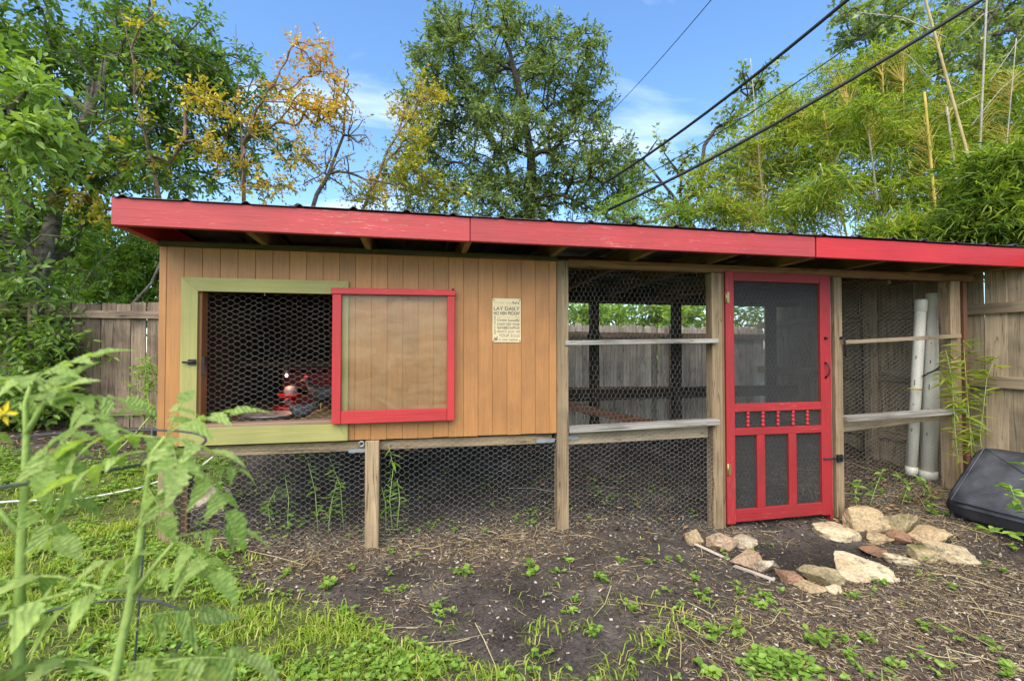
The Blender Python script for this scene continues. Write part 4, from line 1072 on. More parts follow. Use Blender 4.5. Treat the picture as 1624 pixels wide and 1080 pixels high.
def tree(name, label, cat, trunk, r0, blobs, n_t, leaf, wmat, lmat, tint, seed, group=None, bf=0.35, twigs=5, per=9, tl=(0.25, 0.45), ls=(0.07, 0.10), lw=0.42,
         droop=0.25, up=0.1, tpl=LEAF, bias=0.55, twr=0.0022, tipr=0.004, extra_trunks=(), kexp=0.5, bare=0.0):
    g = np.random.default_rng(seed)
    cen = np.array([tuple(b_[0]) for b_ in blobs], float); rad = np.array([b_[1] if hasattr(b_[1], '__len__') else (b_[1],) * 3 for b_ in blobs], float)
    wgt = np.array([b_[2] if len(b_) > 2 else np.prod(r) ** 0.7 for b_, r in zip(blobs, rad)]); wgt = wgt / wgt.sum()
    pick = g.choice(len(blobs), n_t, p=wgt)
    dirs = unit(g.normal(size=(n_t, 3)))
    tg = cen[pick] + dirs * rad[pick] * (g.random((n_t, 1)) ** bias)
    tg[:, 2] = np.maximum(tg[:, 2], 0.35)
    trunk = [np.array(tuple(p), float) for p in trunk]
    A, PA = grow(trunk, tg, bf)
    cnt = np.zeros(len(A)); cnt[len(trunk):] = 1
    for i in range(len(A) - 1, 0, -1):
        if PA[i] >= 0: cnt[PA[i]] += cnt[i]
    rad_ = tipr + (r0 - tipr) * (cnt / max(cnt[0], 1)) ** kexp
    rad_ = np.maximum(rad_, tipr)
    ch = np.arange(1, len(A)); p_ = PA[ch]
    P0, P1 = A[p_], A[ch]
    seg = np.linalg.norm(P1 - P0, axis=1, keepdims=True)
    jit = g.normal(size=P0.shape) * seg * 0.06; jit[:len(trunk)] *= 0.3
    mid = (P0 + P1) / 2 + jit + np.array([0, 0, 1]) * seg * 0.05
    rb = rad_[ch]; ra = np.minimum(rad_[p_], rb * 1.35)
    S0, S1 = np.concatenate([P0, mid]), np.concatenate([mid, P1])
    R0, R1 = np.concatenate([ra, (ra + rb) / 2]), np.concatenate([(ra + rb) / 2, rb])
    V1, F1 = frusta(S0, S1, R0, R1, 7)
    # twigs and leaves round every end point
    end = A[len(trunk):]; pe = A[PA[len(trunk):]]
    od = unit(end - pe + 1e-6)
    k = twigs
    if bare > 0:
        keep = g.random(len(end)) > bare; end, od = end[keep], od[keep]
    base = np.repeat(end, k, 0); d = unit(np.repeat(od, k, 0) * 0.55 + g.normal(size=base.shape) * 0.75 + np.array([0, 0, up]))
    L_ = g.uniform(tl[0], tl[1], len(base))
    tip = base + d * L_[:, None] + np.array([0, 0, -1]) * (L_ * droop * 0.4)[:, None]
    V2, F2 = frusta(base, tip, twr, twr * 0.5, 3)
    root = empty(name, trunk[0], label=label, cat=cat, group=group)
    V12 = np.concatenate([V1, V2]); 
    nF1 = F1; nF2 = F2 + len(V1)
    np_obj('trunk', V12, np.concatenate([nF1, nF2]), wmat, root, smooth=True)
    t = (np.arange(per) + 0.6) / per
    LP = base[:, None] + (tip - base)[:, None] * t[None, :, None]
    sgn = np.where(np.arange(per) % 2 == 0, 1.0, -1.0)
    sd = unit(np.cross(d, np.array([0, 0, 1.0]) + g.normal(size=d.shape) * 0.5))
    LD = unit(d[:, None] * 0.65 + sd[:, None] * sgn[None, :, None] * 0.75 + g.normal(size=(len(base), per, 3)) * 0.35 + np.array([0, 0, -droop]))
    LN = unit(np.array([0, 0, 1.0]) + g.normal(size=LD.shape) * 0.55)
    LP, LD, LN = LP.reshape(-1, 3), LD.reshape(-1, 3), LN.reshape(-1, 3)
    n_l = len(LP)
    ll = g.uniform(ls[0], ls[1], n_l)
    V, F, m_ = leaves(LP, LD, LN, ll, ll * lw, tpl)
    tv = tint(LP, g) if callable(tint) else np.clip(g.normal(tint[0], tint[1], n_l) + np.repeat(g.normal(0, tint[1] * .7, len(base)), per), 0, 1)
    np_obj('crown', V, F, lmat, root, attrs={'tint': np.repeat(tv, m_)})
    return root
def gpt(x, y, dz=0.0): return (x, y, gzs(x, y) + dz)

LM = {
 'dark': leafmat('glossy_dark_leaf', [(0.0, (0.06, 0.11, 0.02)), (0.45, (0.14, 0.24, 0.042)), (0.8, (0.24, 0.36, 0.07)), (1.0, (0.34, 0.45, 0.12))], trans=0.42),
 'bright': leafmat('bright_green_leaf', [(0.0, (0.10, 0.19, 0.025)), (0.5, (0.22, 0.36, 0.045)), (1.0, (0.36, 0.48, 0.08))], trans=0.45),
 'oak': leafmat('oak_green_leaf', [(0.0, (0.075, 0.115, 0.038)), (0.5, (0.18, 0.25, 0.08)), (0.85, (0.30, 0.37, 0.125)), (1.0, (0.40, 0.44, 0.14))], trans=0.4),
 'autumn': leafmat('turning_leaf', [(0.0, (0.13, 0.21, 0.03)), (0.25, (0.33, 0.38, 0.04)), (0.5, (0.68, 0.54, 0.05)), (0.75, (0.66, 0.36, 0.075)), (1.0, (0.52, 0.20, 0.06))], trans=0.4, tcol=(1.1, 1.0, .6)),
 'bamboo': leafmat('bamboo_leaf', [(0.0, (0.06, 0.115, 0.018)), (0.4, (0.21, 0.30, 0.038)), (0.75, (0.38, 0.45, 0.065)), (1.0, (0.58, 0.53, 0.13))], trans=0.5),
 'weed': leafmat('weed_leaf', [(0.0, (0.10, 0.19, 0.026)), (0.5, (0.20, 0.34, 0.05)), (1.0, (0.34, 0.47, 0.09))], trans=0.4),
 'grass': leafmat('grass_blade', [(0.0, (0.14, 0.22, 0.025)), (0.5, (0.30, 0.42, 0.04)), (0.85, (0.44, 0.52, 0.07)), (1.0, (0.54, 0.48, 0.17))], trans=0.4),
 'tomato': leafmat('tomato_leaf', [(0.0, (0.17, 0.27, 0.07)), (0.5, (0.34, 0.47, 0.13)), (1.0, (0.48, 0.58, 0.22))], trans=0.45, rough=0.65, crinkle=0.7),
}
BK = {'grey': bark('grey_bark', (0.19, 0.165, 0.135), (0.055, 0.045, 0.036)), 'dark': bark('dark_bark', (0.085, 0.068, 0.052), (0.028, 0.022, 0.017)),
      'brown': bark('smooth_brown_bark', (0.24, 0.165, 0.11), (0.11, 0.07, 0.045)), 'stem': bark('green_stem', (0.34, 0.44, 0.13), (0.24, 0.34, 0.08))}

# left: evergreen with several stems before the fence
g0 = at(40, 690, 5.5); b0 = gpt(g0.x, g0.y)
lb = [(at(60, 90, 6.0), (1.5, 1.3, 1.0)), (at(210, 60, 7.2), (1.2, 1.1, 1.0)), (at(330, 130, 8.0), (1.05, 1.0, 0.9)), (at(120, 260, 5.9), (1.3, 1.0, 0.9)), (at(300, 250, 8.0), (1.2, .9, .8)),
      (at(40, 380, 5.6), (0.9, .8, .6)), (at(-120, 220, 5.8), (1.3, 1.2, 1.5)), (at(-130, 430, 5.4), (.8, .8, .7)), (at(90, 470, 5.4), (.55, .5, .4)), (at(230, 160, 7.4), (.9, .9, .7)), (at(400, 210, 8.4), (.7, .7, .7), .5)]
tree('evergreen_tree', 'dense dark green evergreen with several stems at the left edge', 'tree', [b0, at(45, 560, 5.5), at(62, 430, 5.55), at(90, 300, 5.8), at(140, 180, 6.1), at(170, 90, 6.3)], 0.10, lb, 570, None, BK['grey'], LM['dark'], (0.42, 0.20), 1,
     twigs=6, per=9, tl=(.25, .5), ls=(.075, .115), lw=.44, droop=.3)
g1 = at(110, 690, 5.3); b1 = gpt(g1.x, g1.y)
tree('evergreen_tree', 'leaning grey stemmed evergreen before the left fence', 'tree', [b1, at(105, 600, 5.35), at(100, 500, 5.4), at(145, 430, 5.5), at(190, 390, 5.6), at(250, 350, 5.9)], 0.055,
     [(at(60, 620, 5.1), (.42, .3, .38)), (at(90, 540, 5.2), (.40, .3, .35)), (at(30, 500, 5.2), (.4, .35, .4)), (at(10, 660, 5.0), (.3, .25, .28))], 120, None, BK['grey'], LM['dark'], (0.55, 0.18), 2,
     twigs=5, per=8, tl=(.2, .35), ls=(.07, .10), lw=.46, droop=.3)
tree('evergreen_tree', 'large leaved pale green branch reaching in at the upper left', 'tree', [gpt(-5.6, 3.9), (-5.4, 3.9, 1.2), (-5.1, 3.85, 2.2), tuple(at(-60, 210, 4.6)), tuple(at(20, 180, 4.4))], 0.06,
     [(at(30, 190, 4.3), (.38, .35, .3)), (at(60, 230, 4.3), (.25, .25, .2)), (at(-20, 130, 4.4), (.35, .3, .3)), (at(15, 290, 4.4), (.25, .2, .2))], 42, None, BK['grey'], LM['dark'], (0.8, 0.14), 3, twigs=5, per=8, tl=(.22, .4), ls=(.09, .13), lw=.42, droop=.35)
# thin bare reddish stems in front of it
def stem_thing(name, label, cat, polys, r0, mat, part='stem', group=None):
    root = empty(name, polys[0][0], label=label, cat=cat, group=group)
    for i, P in enumerate(polys):
        rr_ = r0 * (1 if i == 0 else .55)
        MB().tube(P, list(np.linspace(rr_, rr_ * .35, len(P))), 7).build(part if i == 0 else 'side_branch', mat, root)
    return root
for i, (lb_, P) in enumerate((('mottled grey stem at the far left before the fence', [(8, 700), (12, 600), (30, 520), (25, 440), (5, 380)]), ('forked grey stem left of the fence boards', [(55, 700), (42, 610), (30, 540), (60, 460), (80, 400)]), ('slanting grey stem crossing the left fence', [(110, 640), (150, 560), (185, 510), (240, 450), (262, 400)]))):
    pp_ = [at(x, y, 5.35 + .05 * i) for x, y in P]; pp_[0].z = gzs(pp_[0].x, pp_[0].y)
    stem_thing('tree_stem', lb_, 'tree stem', [pp_], .042 - .006 * i, BK['grey'])
# crape myrtle: thin stems, leaves turning yellow and orange
def aut(P, g):
    q = 0.42 + 0.10 * (P[:, 2] - 3.0) + 0.16 * (P[:, 0] + 3.4)
    return np.clip(q + g.normal(0, .12, len(P)), 0.12, 1)
g2 = gpt(at(268, 500, 5.8).x, at(268, 500, 5.8).y)
tree('crape_myrtle', 'thin stemmed small tree with yellow leaves rising behind the coop roof', 'tree', [g2, at(266, 400, 5.8), at(255, 330, 5.8), at(236, 240, 5.8), at(212, 150, 5.8), at(208, 80, 5.8), at(190, 10, 5.8)], 0.03,
     [(at(270, 225, 5.8), (.45, .4, .26)), (at(195, 255, 5.7), (.32, .3, .16)), (at(120, 320, 5.7), (.42, .3, .12)), (at(150, 345, 5.7), (.3, .2, .1)), (at(250, 70, 5.8), (.6, .4, .4), .03), (at(330, 165, 6.0), (.35, .3, .2), .1)], 42, None, BK['brown'], LM['autumn'],
     lambda P, g: np.clip(g.normal(.42, .09, len(P)), .1, .9), 4, twigs=4, per=7, tl=(.15, .28), ls=(.05, .075), lw=.55, droop=.1, bf=.2)
g3 = gpt(at(387, 500, 7.4).x, 7.2)
tree('crape_myrtle', 'small tree with orange and rust leaves above the roof', 'tree', [g3, at(387, 330, 7.5), at(385, 230, 7.5), at(378, 140, 7.5), at(374, 40, 7.5)], 0.03,
     [(at(490, 95, 7.5), (.42, .4, .32)), (at(450, 150, 7.5), (.5, .4, .38)), (at(500, 180, 7.5), (.45, .4, .3)), (at(480, 245, 7.4), (.5, .4, .26)), (at(400, 190, 7.4), (.4, .4, .3), .05), (at(430, 300, 7.3), (.55, .3, .2)), (at(350, 255, 7.2), (.35, .3, .12)), (at(535, 160, 7.6), (.2, .3, .4))],
     125, None, BK['brown'], LM['autumn'], lambda P, g: np.clip(.50 + .12 * (P[:, 2] - 4.6) + g.normal(0, .2, len(P)), .05, 1), 5, twigs=4, per=7, tl=(.15, .3), ls=(.05, .075), lw=.55, droop=.1, bf=.25)
g4 = gpt(at(560, 500, 8).x, 7.6)
tree('crape_myrtle', 'sparse twiggy small tree with few orange leaves left of the big tree', 'tree', [g4, at(490, 350, 7.9), at(520, 280, 7.9), at(545, 215, 7.9), at(550, 150, 7.9)], 0.035,
     [(at(555, 230, 7.9), (.5, .4, .6)), (at(520, 280, 7.9), (.5, .4, .4)), (at(545, 130, 7.9), (.25, .3, .4)), (at(590, 300, 7.9), (.45, .4, .4))], 80, None, BK['grey'], LM['autumn'], (.45, .2), 6, twigs=3, per=4, tl=(.15, .3), ls=(.05, .07), lw=.5, droop=.1, bare=.35)
g5 = gpt(at(610, 500, 8.6).x, 8.2)
tree('crape_myrtle', 'leaning small tree with yellow green leaves at the left of the big tree', 'tree', [g5, at(570, 345, 8.6), at(602, 275, 8.6), at(630, 215, 8.6), at(650, 150, 8.6)], 0.028,
     [(at(650, 165, 8.6), (.35, .4, .35)), (at(672, 150, 8.6), (.3, .3, .3)), (at(655, 230, 8.6), (.4, .4, .4)), (at(660, 275, 8.5), (.45, .4, .35)), (at(620, 310, 8.5), (.6, .4, .25)), (at(585, 320, 8.4), (.4, .3, .12)), (at(700, 310, 8.6), (.4, .3, .3))],
     100, None, BK['brown'], LM['autumn'], lambda P, g: np.clip(.24 + .09 * (P[:, 2] - 4.2) + g.normal(0, .12, len(P)), .05, .9), 7, twigs=4, per=8, tl=(.2, .35), ls=(.06, .085), lw=.5, droop=.15)
# big tree behind the middle of the roof
D5 = 12.5
ob = gpt(at(838, 520, D5).x, at(838, 520, D5).y)
bl = [(745, 45, 1.05), (800, 30, .7), (720, 40, .55), (700, 95, .9), (690, 120, .8), (860, 75, .95), (905, 70, .7), (935, 95, .55), (790, 120, 1.2), (870, 140, 1.0), (925, 150, .75), (660, 150, .45), (730, 175, 1.0), (690, 220, .9), (800, 210, 1.1),
      (900, 215, .95), (945, 190, .45), (650, 240, .5), (640, 290, .7), (720, 280, 1.1), (800, 290, 1.1), (880, 290, 1.1), (950, 260, .9), (975, 300, .8), (690, 330, .9), (770, 340, 1.0), (860, 340, 1.0), (940, 330, .9), (1000, 270, .3)]
tree('broadleaf_tree', 'tall broad green tree with a dark trunk behind the middle of the roof', 'tree', [ob, at(838, 400, D5), at(838, 330, D5), at(842, 250, D5), at(832, 190, D5), at(815, 110, D5), at(800, 60, D5)], 0.17,
     [(at(x, y, D5 + ((i * 37) % 11 - 5) * .22), (r * .95, r, r * .62)) for i, (x, y, r) in enumerate(bl)], 820, None, BK['dark'], LM['oak'], (.48, .22), 8, twigs=6, per=9, tl=(.25, .5), ls=(.085, .135), lw=.42, droop=.2, bf=.3, kexp=.55, tipr=.007, twr=.004, bias=.45)
tree('leafy_shrub', 'feathery light green bush peeking over the roof right of the big tree', 'shrub', [gpt(at(985, 500, 9).x, 9.0), at(985, 420, 9), at(985, 360, 9)], 0.04, [(at(985, 335, 9), (.45, .4, .32)), (at(1020, 350, 9), (.4, .4, .22)), (at(1080, 345, 9), (.4, .4, .28))], 60, None, BK['grey'], LM['bright'], (.6, .2), 9, twigs=5, per=10, tl=(.2, .35), ls=(.06, .09), lw=.3, droop=.3)
g6 = gpt(at(1110, 500, 10).x, 9.8)
tree('young_oak', 'open twiggy oak with lobed leaves under the cables', 'tree', [g6, at(1112, 380, 10), at(1080, 330, 10), at(1050, 290, 10), at(1020, 255, 10)], 0.06,
     [(at(1045, 225, 10), (.35, .4, .3)), (at(1010, 265, 10), (.3, .3, .2)), (at(1085, 260, 10), (.4, .4, .3)), (at(1110, 300, 10), (.5, .4, .4)), (at(1055, 330, 10), (.5, .4, .3)), (at(1020, 300, 10), (.3, .3, .3)), (at(1200, 130, 10.5), (.5, .4, .4), .2), (at(1160, 190, 10.5), (.4, .4, .4), .2)],
     90, None, BK['dark'], LM['oak'], (.55, .2), 10, twigs=3, per=6, tl=(.2, .4), ls=(.10, .16), lw=.62, droop=.2, tpl=LOBE, tipr=.006)
# tall tree behind the bamboo
g7 = gpt(at(1520, 500, 12.5).x, at(1520, 500, 12.5).y)
tb = [(1370, 40, .7), (1420, 20, .8), (1470, 90, 1.0), (1400, 100, .6), (1540, 30, 1.1), (1600, 90, 1.2), (1640, 20, 1.2), (1550, 130, 1.0), (1460, 180, .9), (1600, 200, 1.0), (1520, 230, .9), (1400, 210, .7), (1330, 120, .45), (1310, 190, .6), (1680, 150, 1.2), (1345, 20, .35)]
tree('broadleaf_tree', 'tall dark green tree behind the bamboo at the upper right', 'tree', [g7, at(1525, 380, 12.5), at(1530, 250, 12.5), at(1545, 150, 12.5), at(1560, 60, 12.5), at(1580, -40, 12.5)], 0.14,
     [(at(x, y, 12.5 + (i % 5 - 2) * .3), (r, r, r * .7)) for i, (x, y, r) in enumerate(tb)], 360, None, BK['grey'], LM['oak'], (.56, .2), 12, twigs=5, per=8, tl=(.3, .55), ls=(.13, .19), lw=.62, droop=.25, tpl=LOBE, kexp=.55, tipr=.009, twr=.005)
# bamboo: canes with rings, each with its own foliage
cane_y = bark('yellow_cane', (0.48, 0.36, 0.09), (0.36, 0.25, 0.06), 6); cane_g = bark('grey_cane', (0.42, 0.39, 0.33), (0.27, 0.245, 0.20), 6)
def cane(label, p_lo, p_hi, D, r, mat, blobs, n_t, seed, tint=(.5, .2)):
    lo, hi = at(p_lo[0], p_lo[1], D), at(p_hi[0], p_hi[1], D)
    d = (hi - lo); base = lo - d / max(d.z, .1) * (lo.z - gzs(lo.x, lo.y))
    root = empty('bamboo', base, label=label, cat='bamboo', group='bamboo canes at the right')
    Lg = (hi - base).length; pts, rad_ = [], []
    n = int(Lg / 0.26)
    for i in range(n):
        t0, t1 = i / n, (i + 1) / n
        rr_ = r * (1 - .35 * t0)
        for t, k in ((t0, 1.0), (t0 + .004, 1.14), (t0 + .010, 1.0), (t1 - .003, .96)):
            pts.append(base.lerp(hi, t)); rad_.append(rr_ * k)
    rad_ = [q * .62 for q in rad_]; MB().tube(pts, rad_, 9).build('culm', mat, root)
    g = np.random.default_rng(seed)
    tg, od = [], []
    for c_, rr_, n_ in [(at(x, y, D + dd + (.3 if D > 6.5 else 0)), (ra * 1.1, ra * 1.1, ra * .8), int(nn * 1.7)) for x, y, dd, ra, nn in blobs]:
        q = np.array(tuple(c_)) + unit(g.normal(size=(n_, 3))) * np.array(rr_) * (g.random((n_, 1)) ** .5); tg.append(q)
    tg = np.concatenate(tg)
    ax = np.array(tuple(hi - base)); b_ = np.array(tuple(base))
    s_ = np.clip(((tg - b_) @ ax) / (ax @ ax) - 0.08, 0.3, 1); src = b_ + s_[:, None] * ax
    mid = (src + tg) / 2 + np.array([0, 0, .12])
    V1, F1 = frusta(np.concatenate([src, mid]), np.concatenate([mid, tg]), .0032, .002, 4)
    np_obj('branches', V1, F1, cane_y, root, smooth=True, kind='stuff')
    k, per = 6, 7
    base_ = np.repeat(tg, k, 0); dd = unit(g.normal(size=base_.shape) * np.array([1, 1, .45]) + np.array([0, 0, .05]))
    L_ = g.uniform(.2, .42, len(base_)); t = (np.arange(per) + 1) / per
    LP = base_[:, None] + dd[:, None] * (L_[:, None] * t)[:, :, None] + np.array([0, 0, -1]) * (L_[:, None] * t ** 2 * .35)[:, :, None]
    LD = unit(dd[:, None] * .8 + g.normal(size=LP.shape) * .5 + np.array([0, 0, -.12]))
    LN = unit(np.array([0, 0, 1.]) + g.normal(size=LP.shape) * .5)
    ll = g.uniform(.08, .155, LP.shape[0] * per)
    V, F, m_ = leaves(LP.reshape(-1, 3), LD.reshape(-1, 3), LN.reshape(-1, 3), ll, ll * .12 + .003, BAMB)
    tv = np.clip(g.normal(tint[0], tint[1], len(ll)) + np.repeat(g.normal(0, .12, len(base_)), per), 0, 1)
    np_obj('foliage', V, F, LM['bamboo'], root, attrs={'tint': np.repeat(tv, m_)})
CANES = [
 ('yellow cane slanting in the middle of the bamboo', (1336, 339), (1305, 175), 8.0, .030, cane_y, [(1300, 190, 0, .55, 22), (1270, 250, .2, .6, 26), (1320, 240, -.2, .5, 22), (1280, 320, 0, .5, 22)], (.55, .2)),
 ('pale grey cane upright in the middle of the bamboo', (1397, 357), (1371, 163), 7.6, .030, cane_g, [(1400, 190, .3, .5, 20), (1375, 170, -.4, .3, 10), (1360, 290, .2, .55, 24), (1420, 320, -.4, .5, 22)], (.5, .2)),
 ('thick yellow cane with a cut top right of the grey cane', (1484, 339), (1466, 145), 7.0, .040, cane_y, [(1450, 220, .4, .5, 24), (1440, 260, .3, .5, 24), (1500, 310, .5, .5, 20)], (.55, .18)),
 ('grey cane just right of the thick yellow cane', (1523, 333), (1501, 168), 7.2, .036, cane_g, [(1500, 250, .6, .5, 20), (1530, 300, .5, .4, 16), (1490, 180, .7, .45, 14)], (.45, .2)),
 ('longest tan cane leaning left across the upper right', (1545, 283), (1462, -20), 7.0, .042, bark('tan_cane', (0.47, 0.38, 0.2), (0.36, 0.27, .11), 6), [(1480, 60, .6, .4, 6), (1560, 330, .4, .45, 20)], (.5, .2)),
 ('pale grey cane standing straight at the upper right', (1555, 218), (1566, -25), 7.6, .034, cane_g, [(1580, 180, .5, .5, 8), (1590, 280, .3, .5, 24)], (.45, .2)),
 ('slender tan cane at the left end of the bamboo', (1212, 340), (1190, 92), 8.6, .018, cane_g, [(1190, 230, 0, .55, 24), (1150, 280, .2, .6, 28), (1210, 300, .2, .6, 28), (1130, 330, 0, .5, 24)], (.6, .2)),
 ('slender yellow cane between the grey canes', (1409, 355), (1400, 120), 8.4, .018, cane_y, [(1390, 110, .3, .4, 14), (1400, 150, .4, .45, 18), (1350, 200, .5, .5, 22)], (.6, .2)),
 ('grey broken cane low in the bamboo', (1332, 365), (1300, 258), 7.4, .026, cane_g, [(1300, 300, -.6, .4, 18), (1250, 350, .1, .5, 26)], (.5, .2)),
 ('thin tan cane near the left of the bamboo', (1262, 360), (1246, 170), 8.6, .016, cane_y, [(1245, 190, 0, .45, 20), (1230, 250, .3, .5, 24), (1180, 340, .1, .5, 26)], (.62, .2)),
 ('near bamboo with dark hanging leaves at the right edge', (1660, 380), (1640, 200), 5.2, .022, cane_y, [(1590, 260, 0, .32, 26), (1570, 320, 0, .36, 34), (1610, 350, -.1, .35, 34), (1630, 250, .1, .4, 26), (1560, 370, .2, .3, 28)], (.30, .2)),
 ('near bamboo with bright leaves over the roof corner', (1500, 420), (1490, 330), 5.8, .016, cane_y, [(1440, 365, .1, .3, 26), (1490, 370, .1, .34, 34), (1535, 355, 0, .32, 30), (1400, 380, .2, .26, 20)], (.55, .18)),
]
CANES += [('slender yellow cane at the left of the yellow slanting cane', (1290, 350), (1278, 190), 8.3, .015, cane_y, [(1260, 195, .4, .5, 22), (1230, 170, .6, .4, 12)], (.6, .2)),
 ('slender grey cane right of the yellow slanting cane', (1356, 350), (1345, 170), 8.2, .015, cane_g, [(1335, 160, .6, .5, 22), (1310, 130, .7, .4, 12)], (.6, .2)),
 ('slender tan cane left of the thick cut cane', (1440, 350), (1432, 130), 8.0, .016, cane_y, [(1430, 140, .5, .5, 22), (1410, 90, .7, .45, 14), (1460, 190, .4, .5, 20)], (.6, .2)),
 ('slender grey cane leaning right at the far right', (1590, 300), (1612, 60), 7.8, .016, cane_g, [(1600, 140, .4, .5, 18), (1540, 150, .6, .5, 20), (1600, 220, .3, .5, 22), (1520, 210, .6, .45, 18)], (.55, .2))]
for i, (lb_, a, b_2, D, r, mt, bl_, tn) in enumerate(CANES): cane(lb_, a, b_2, D, r, mt, bl_, 0, 40 + i, tn)
# bare pale twigs crossing before the tall tree
tw = []
for i, (x0, y0, x1, y1) in enumerate(((1500, 60, 1360, 20), (1555, 150, 1430, 230), (1570, 130, 1640, 40), (1490, 120, 1600, 210), (1540, 200, 1624, 110), (1480, 130, 1395, 70), (1520, 60, 1590, 10))):
    a, b_2 = at(x0, y0, 7.3), at(x1, y1, 7.6); m_ = (a + b_2) / 2 + Vector((.05, 0, .12)); tw.append([a, m_, b_2])
stem_thing('bare_twigs', 'tangle of bare pale twigs before the tall tree at the upper right', 'twigs', tw, .012, cane_g, 'twig')
# greenery behind the fences
for i, (x, y, D, r, lb_, n_) in enumerate(((205, 405, 8.2, (1.0, .6, .85), 'bright green shrub over the left fence', 330), (60, 390, 8.6, (1.5, .6, 1.0), 'bright green shrub at the far left behind the fence', 330),
        (930, 505, 8.2, (.8, .5, .35), 'bright green bush over the pickets behind the run', 200), (1040, 500, 8.6, (.8, .5, .4), 'mid green bush behind the pickets right of the bright bush', 170), (1130, 495, 8.0, (1.0, .5, .5), 'mid green bush behind the fence seen through the screen door', 150), (400, 490, 8.6, (1.2, .6, .6), 'green bush behind the coop seen through the roof gap', 120))):
    c_ = at(x, y, D); gb = gpt(c_.x, c_.y)
    tree('leafy_shrub', lb_, 'shrub', [gb, (gb[0], gb[1], (gb[2] + c_.z) / 2), tuple(c_)], .035, [(c_, r), (c_ - Vector((0, 0, .5)), r)], n_, None, BK['grey'], LM['bright'], (.6, .2), 60 + i, twigs=5, per=9, tl=(.2, .35), ls=(.07, .10), lw=.4, droop=.2)
# young privet sprig by the corner of the coop and vines
tree('privet_sprig', 'thin yellow green sprig growing beside the coop corner', 'plant', [gpt(at(236, 690, 5.0).x, 5.05), at(238, 660, 5.0), at(236, 600, 5.0), at(236, 565, 5.0)], .008, [(at(236, 590, 5.0), (.06, .06, .22)), (at(215, 615, 5.0), (.16, .08, .06)), (at(236, 660, 5), (.08, .06, .15))], 26, None, BK['stem'], LM['bright'], (.7, .2), 70, twigs=3, per=6, tl=(.08, .14), ls=(.03, .045), lw=.5, tipr=.002, twr=.0012)

# ------------------------------------------------------------------ small bamboo shoots and weeds by the coop
def shoot(name, label, cat, stems, tpl, lmat, ls, lw, per, tint, seed, droop=.4, r=.004, group=None):
    g = np.random.default_rng(seed)
    root = empty(name, stems[0][0], label=label, cat=cat, group=group)
    LP, LD = [], []
    for P in stems:
        P = [Vector(p) for p in P]
        MB().tube(P, list(np.linspace(r, r * .4, len(P))), 6).build('stem', BK['stem'], root)
        n = max(3, int(per * sum((P[i+1] - P[i]).length for i in range(len(P) - 1))))
        for k in range(n):
            t = (k + .6) / n * (len(P) - 1) * .85 + (len(P) - 1) * .15; i = min(int(t), len(P) - 2); p = P[i].lerp(P[i+1], t - i)
            a = g.random() * 6.283
            for q in range(1 + int(g.random() * 2.5)):
                a2 = a + g.normal() * .8
                LP.append(tuple(p)); LD.append((math.cos(a2), math.sin(a2), g.uniform(-droop, .5)))
    LP, LD = np.array(LP), unit(np.array(LD)); LN = unit(np.array([0, 0, 1.]) + g.normal(size=LD.shape) * .35)
    ll = g.uniform(ls[0], ls[1], len(LP))
    V, F, m_ = leaves(LP, LD, LN, ll, ll * lw, tpl)
    np_obj('foliage', V, F, lmat, root, attrs={'tint': np.repeat(np.clip(g.normal(tint[0], tint[1], len(LP)), 0, 1), m_)})
    return root
def stems_px(lst, D): return [[at(x, y, D) for x, y in s] for s in lst]
shoot('bamboo_shoot', 'leafy young bamboo shoots at the right end post', 'bamboo', stems_px([[(1545, 775), (1540, 700), (1532, 600), (1528, 540)], [(1560, 770), (1555, 690), (1565, 600), (1580, 565)], [(1525, 770), (1515, 690), (1510, 600), (1500, 555)], [(1552, 740), (1535, 660), (1510, 620), (1490, 590)]], 4.0), BAMB, LM['bamboo'], (.08, .15), .15, 26, (.62, .18), 80)
shoot('bamboo_shoot', 'young bamboo shoot beside the middle post under the siding', 'bamboo', stems_px([[(622, 838), (618, 790), (624, 740), (616, 705)], [(630, 838), (634, 790), (630, 760)], [(612, 838), (612, 800), (606, 775)]], 3.2), BAMB, LM['weed'], (.06, .12), .17, 26, (.45, .18), 81)
shoot('wild_weed', 'thin weeds rising behind the wire under the window', 'weed', stems_px([[(505, 850), (500, 780), (488, 730), (478, 715)], [(545, 840), (540, 770), (520, 720)], [(455, 850), (458, 790), (452, 755)], [(520, 850), (525, 800), (535, 760)], [(430, 845), (425, 800), (440, 770)]], 3.36), BAMB, LM['weed'], (.05, .10), .26, 26, (.5, .2), 82)
shoot('vine_seedling', 'green vine seedlings behind the right bay wire', 'weed', stems_px([[(1380, 800), (1390, 770), (1400, 745)], [(1430, 800), (1440, 770), (1420, 748)], [(1360, 810), (1356, 780), (1365, 760)], [(1480, 795), (1470, 770), (1455, 755)]], 3.9), LEAF, LM['weed'], (.04, .07), .5, 40, (.45, .2), 83)
shoot('vine_seedling', 'green vine seedlings under the left end of the coop', 'weed', stems_px([[(300, 830), (310, 790), (320, 755)], [(280, 850), (285, 800), (300, 780)], [(340, 800), (350, 770), (365, 750)], [(430, 840), (432, 810), (420, 800)]], 3.6), LEAF, LM['weed'], (.04, .065), .6, 75, (.5, .2), 84)
shoot('leafy_shrub', 'bright leafy branch poking in at the right edge before the cushion', 'shrub', stems_px([[(1690, 870), (1640, 830), (1610, 790), (1602, 770)], [(1690, 870), (1640, 850), (1590, 845), (1562, 838)], [(1700, 880), (1660, 800), (1625, 730)]], 2.75), LEAF, LM['weed'], (.05, .085), .45, 36, (.62, .2), 85)

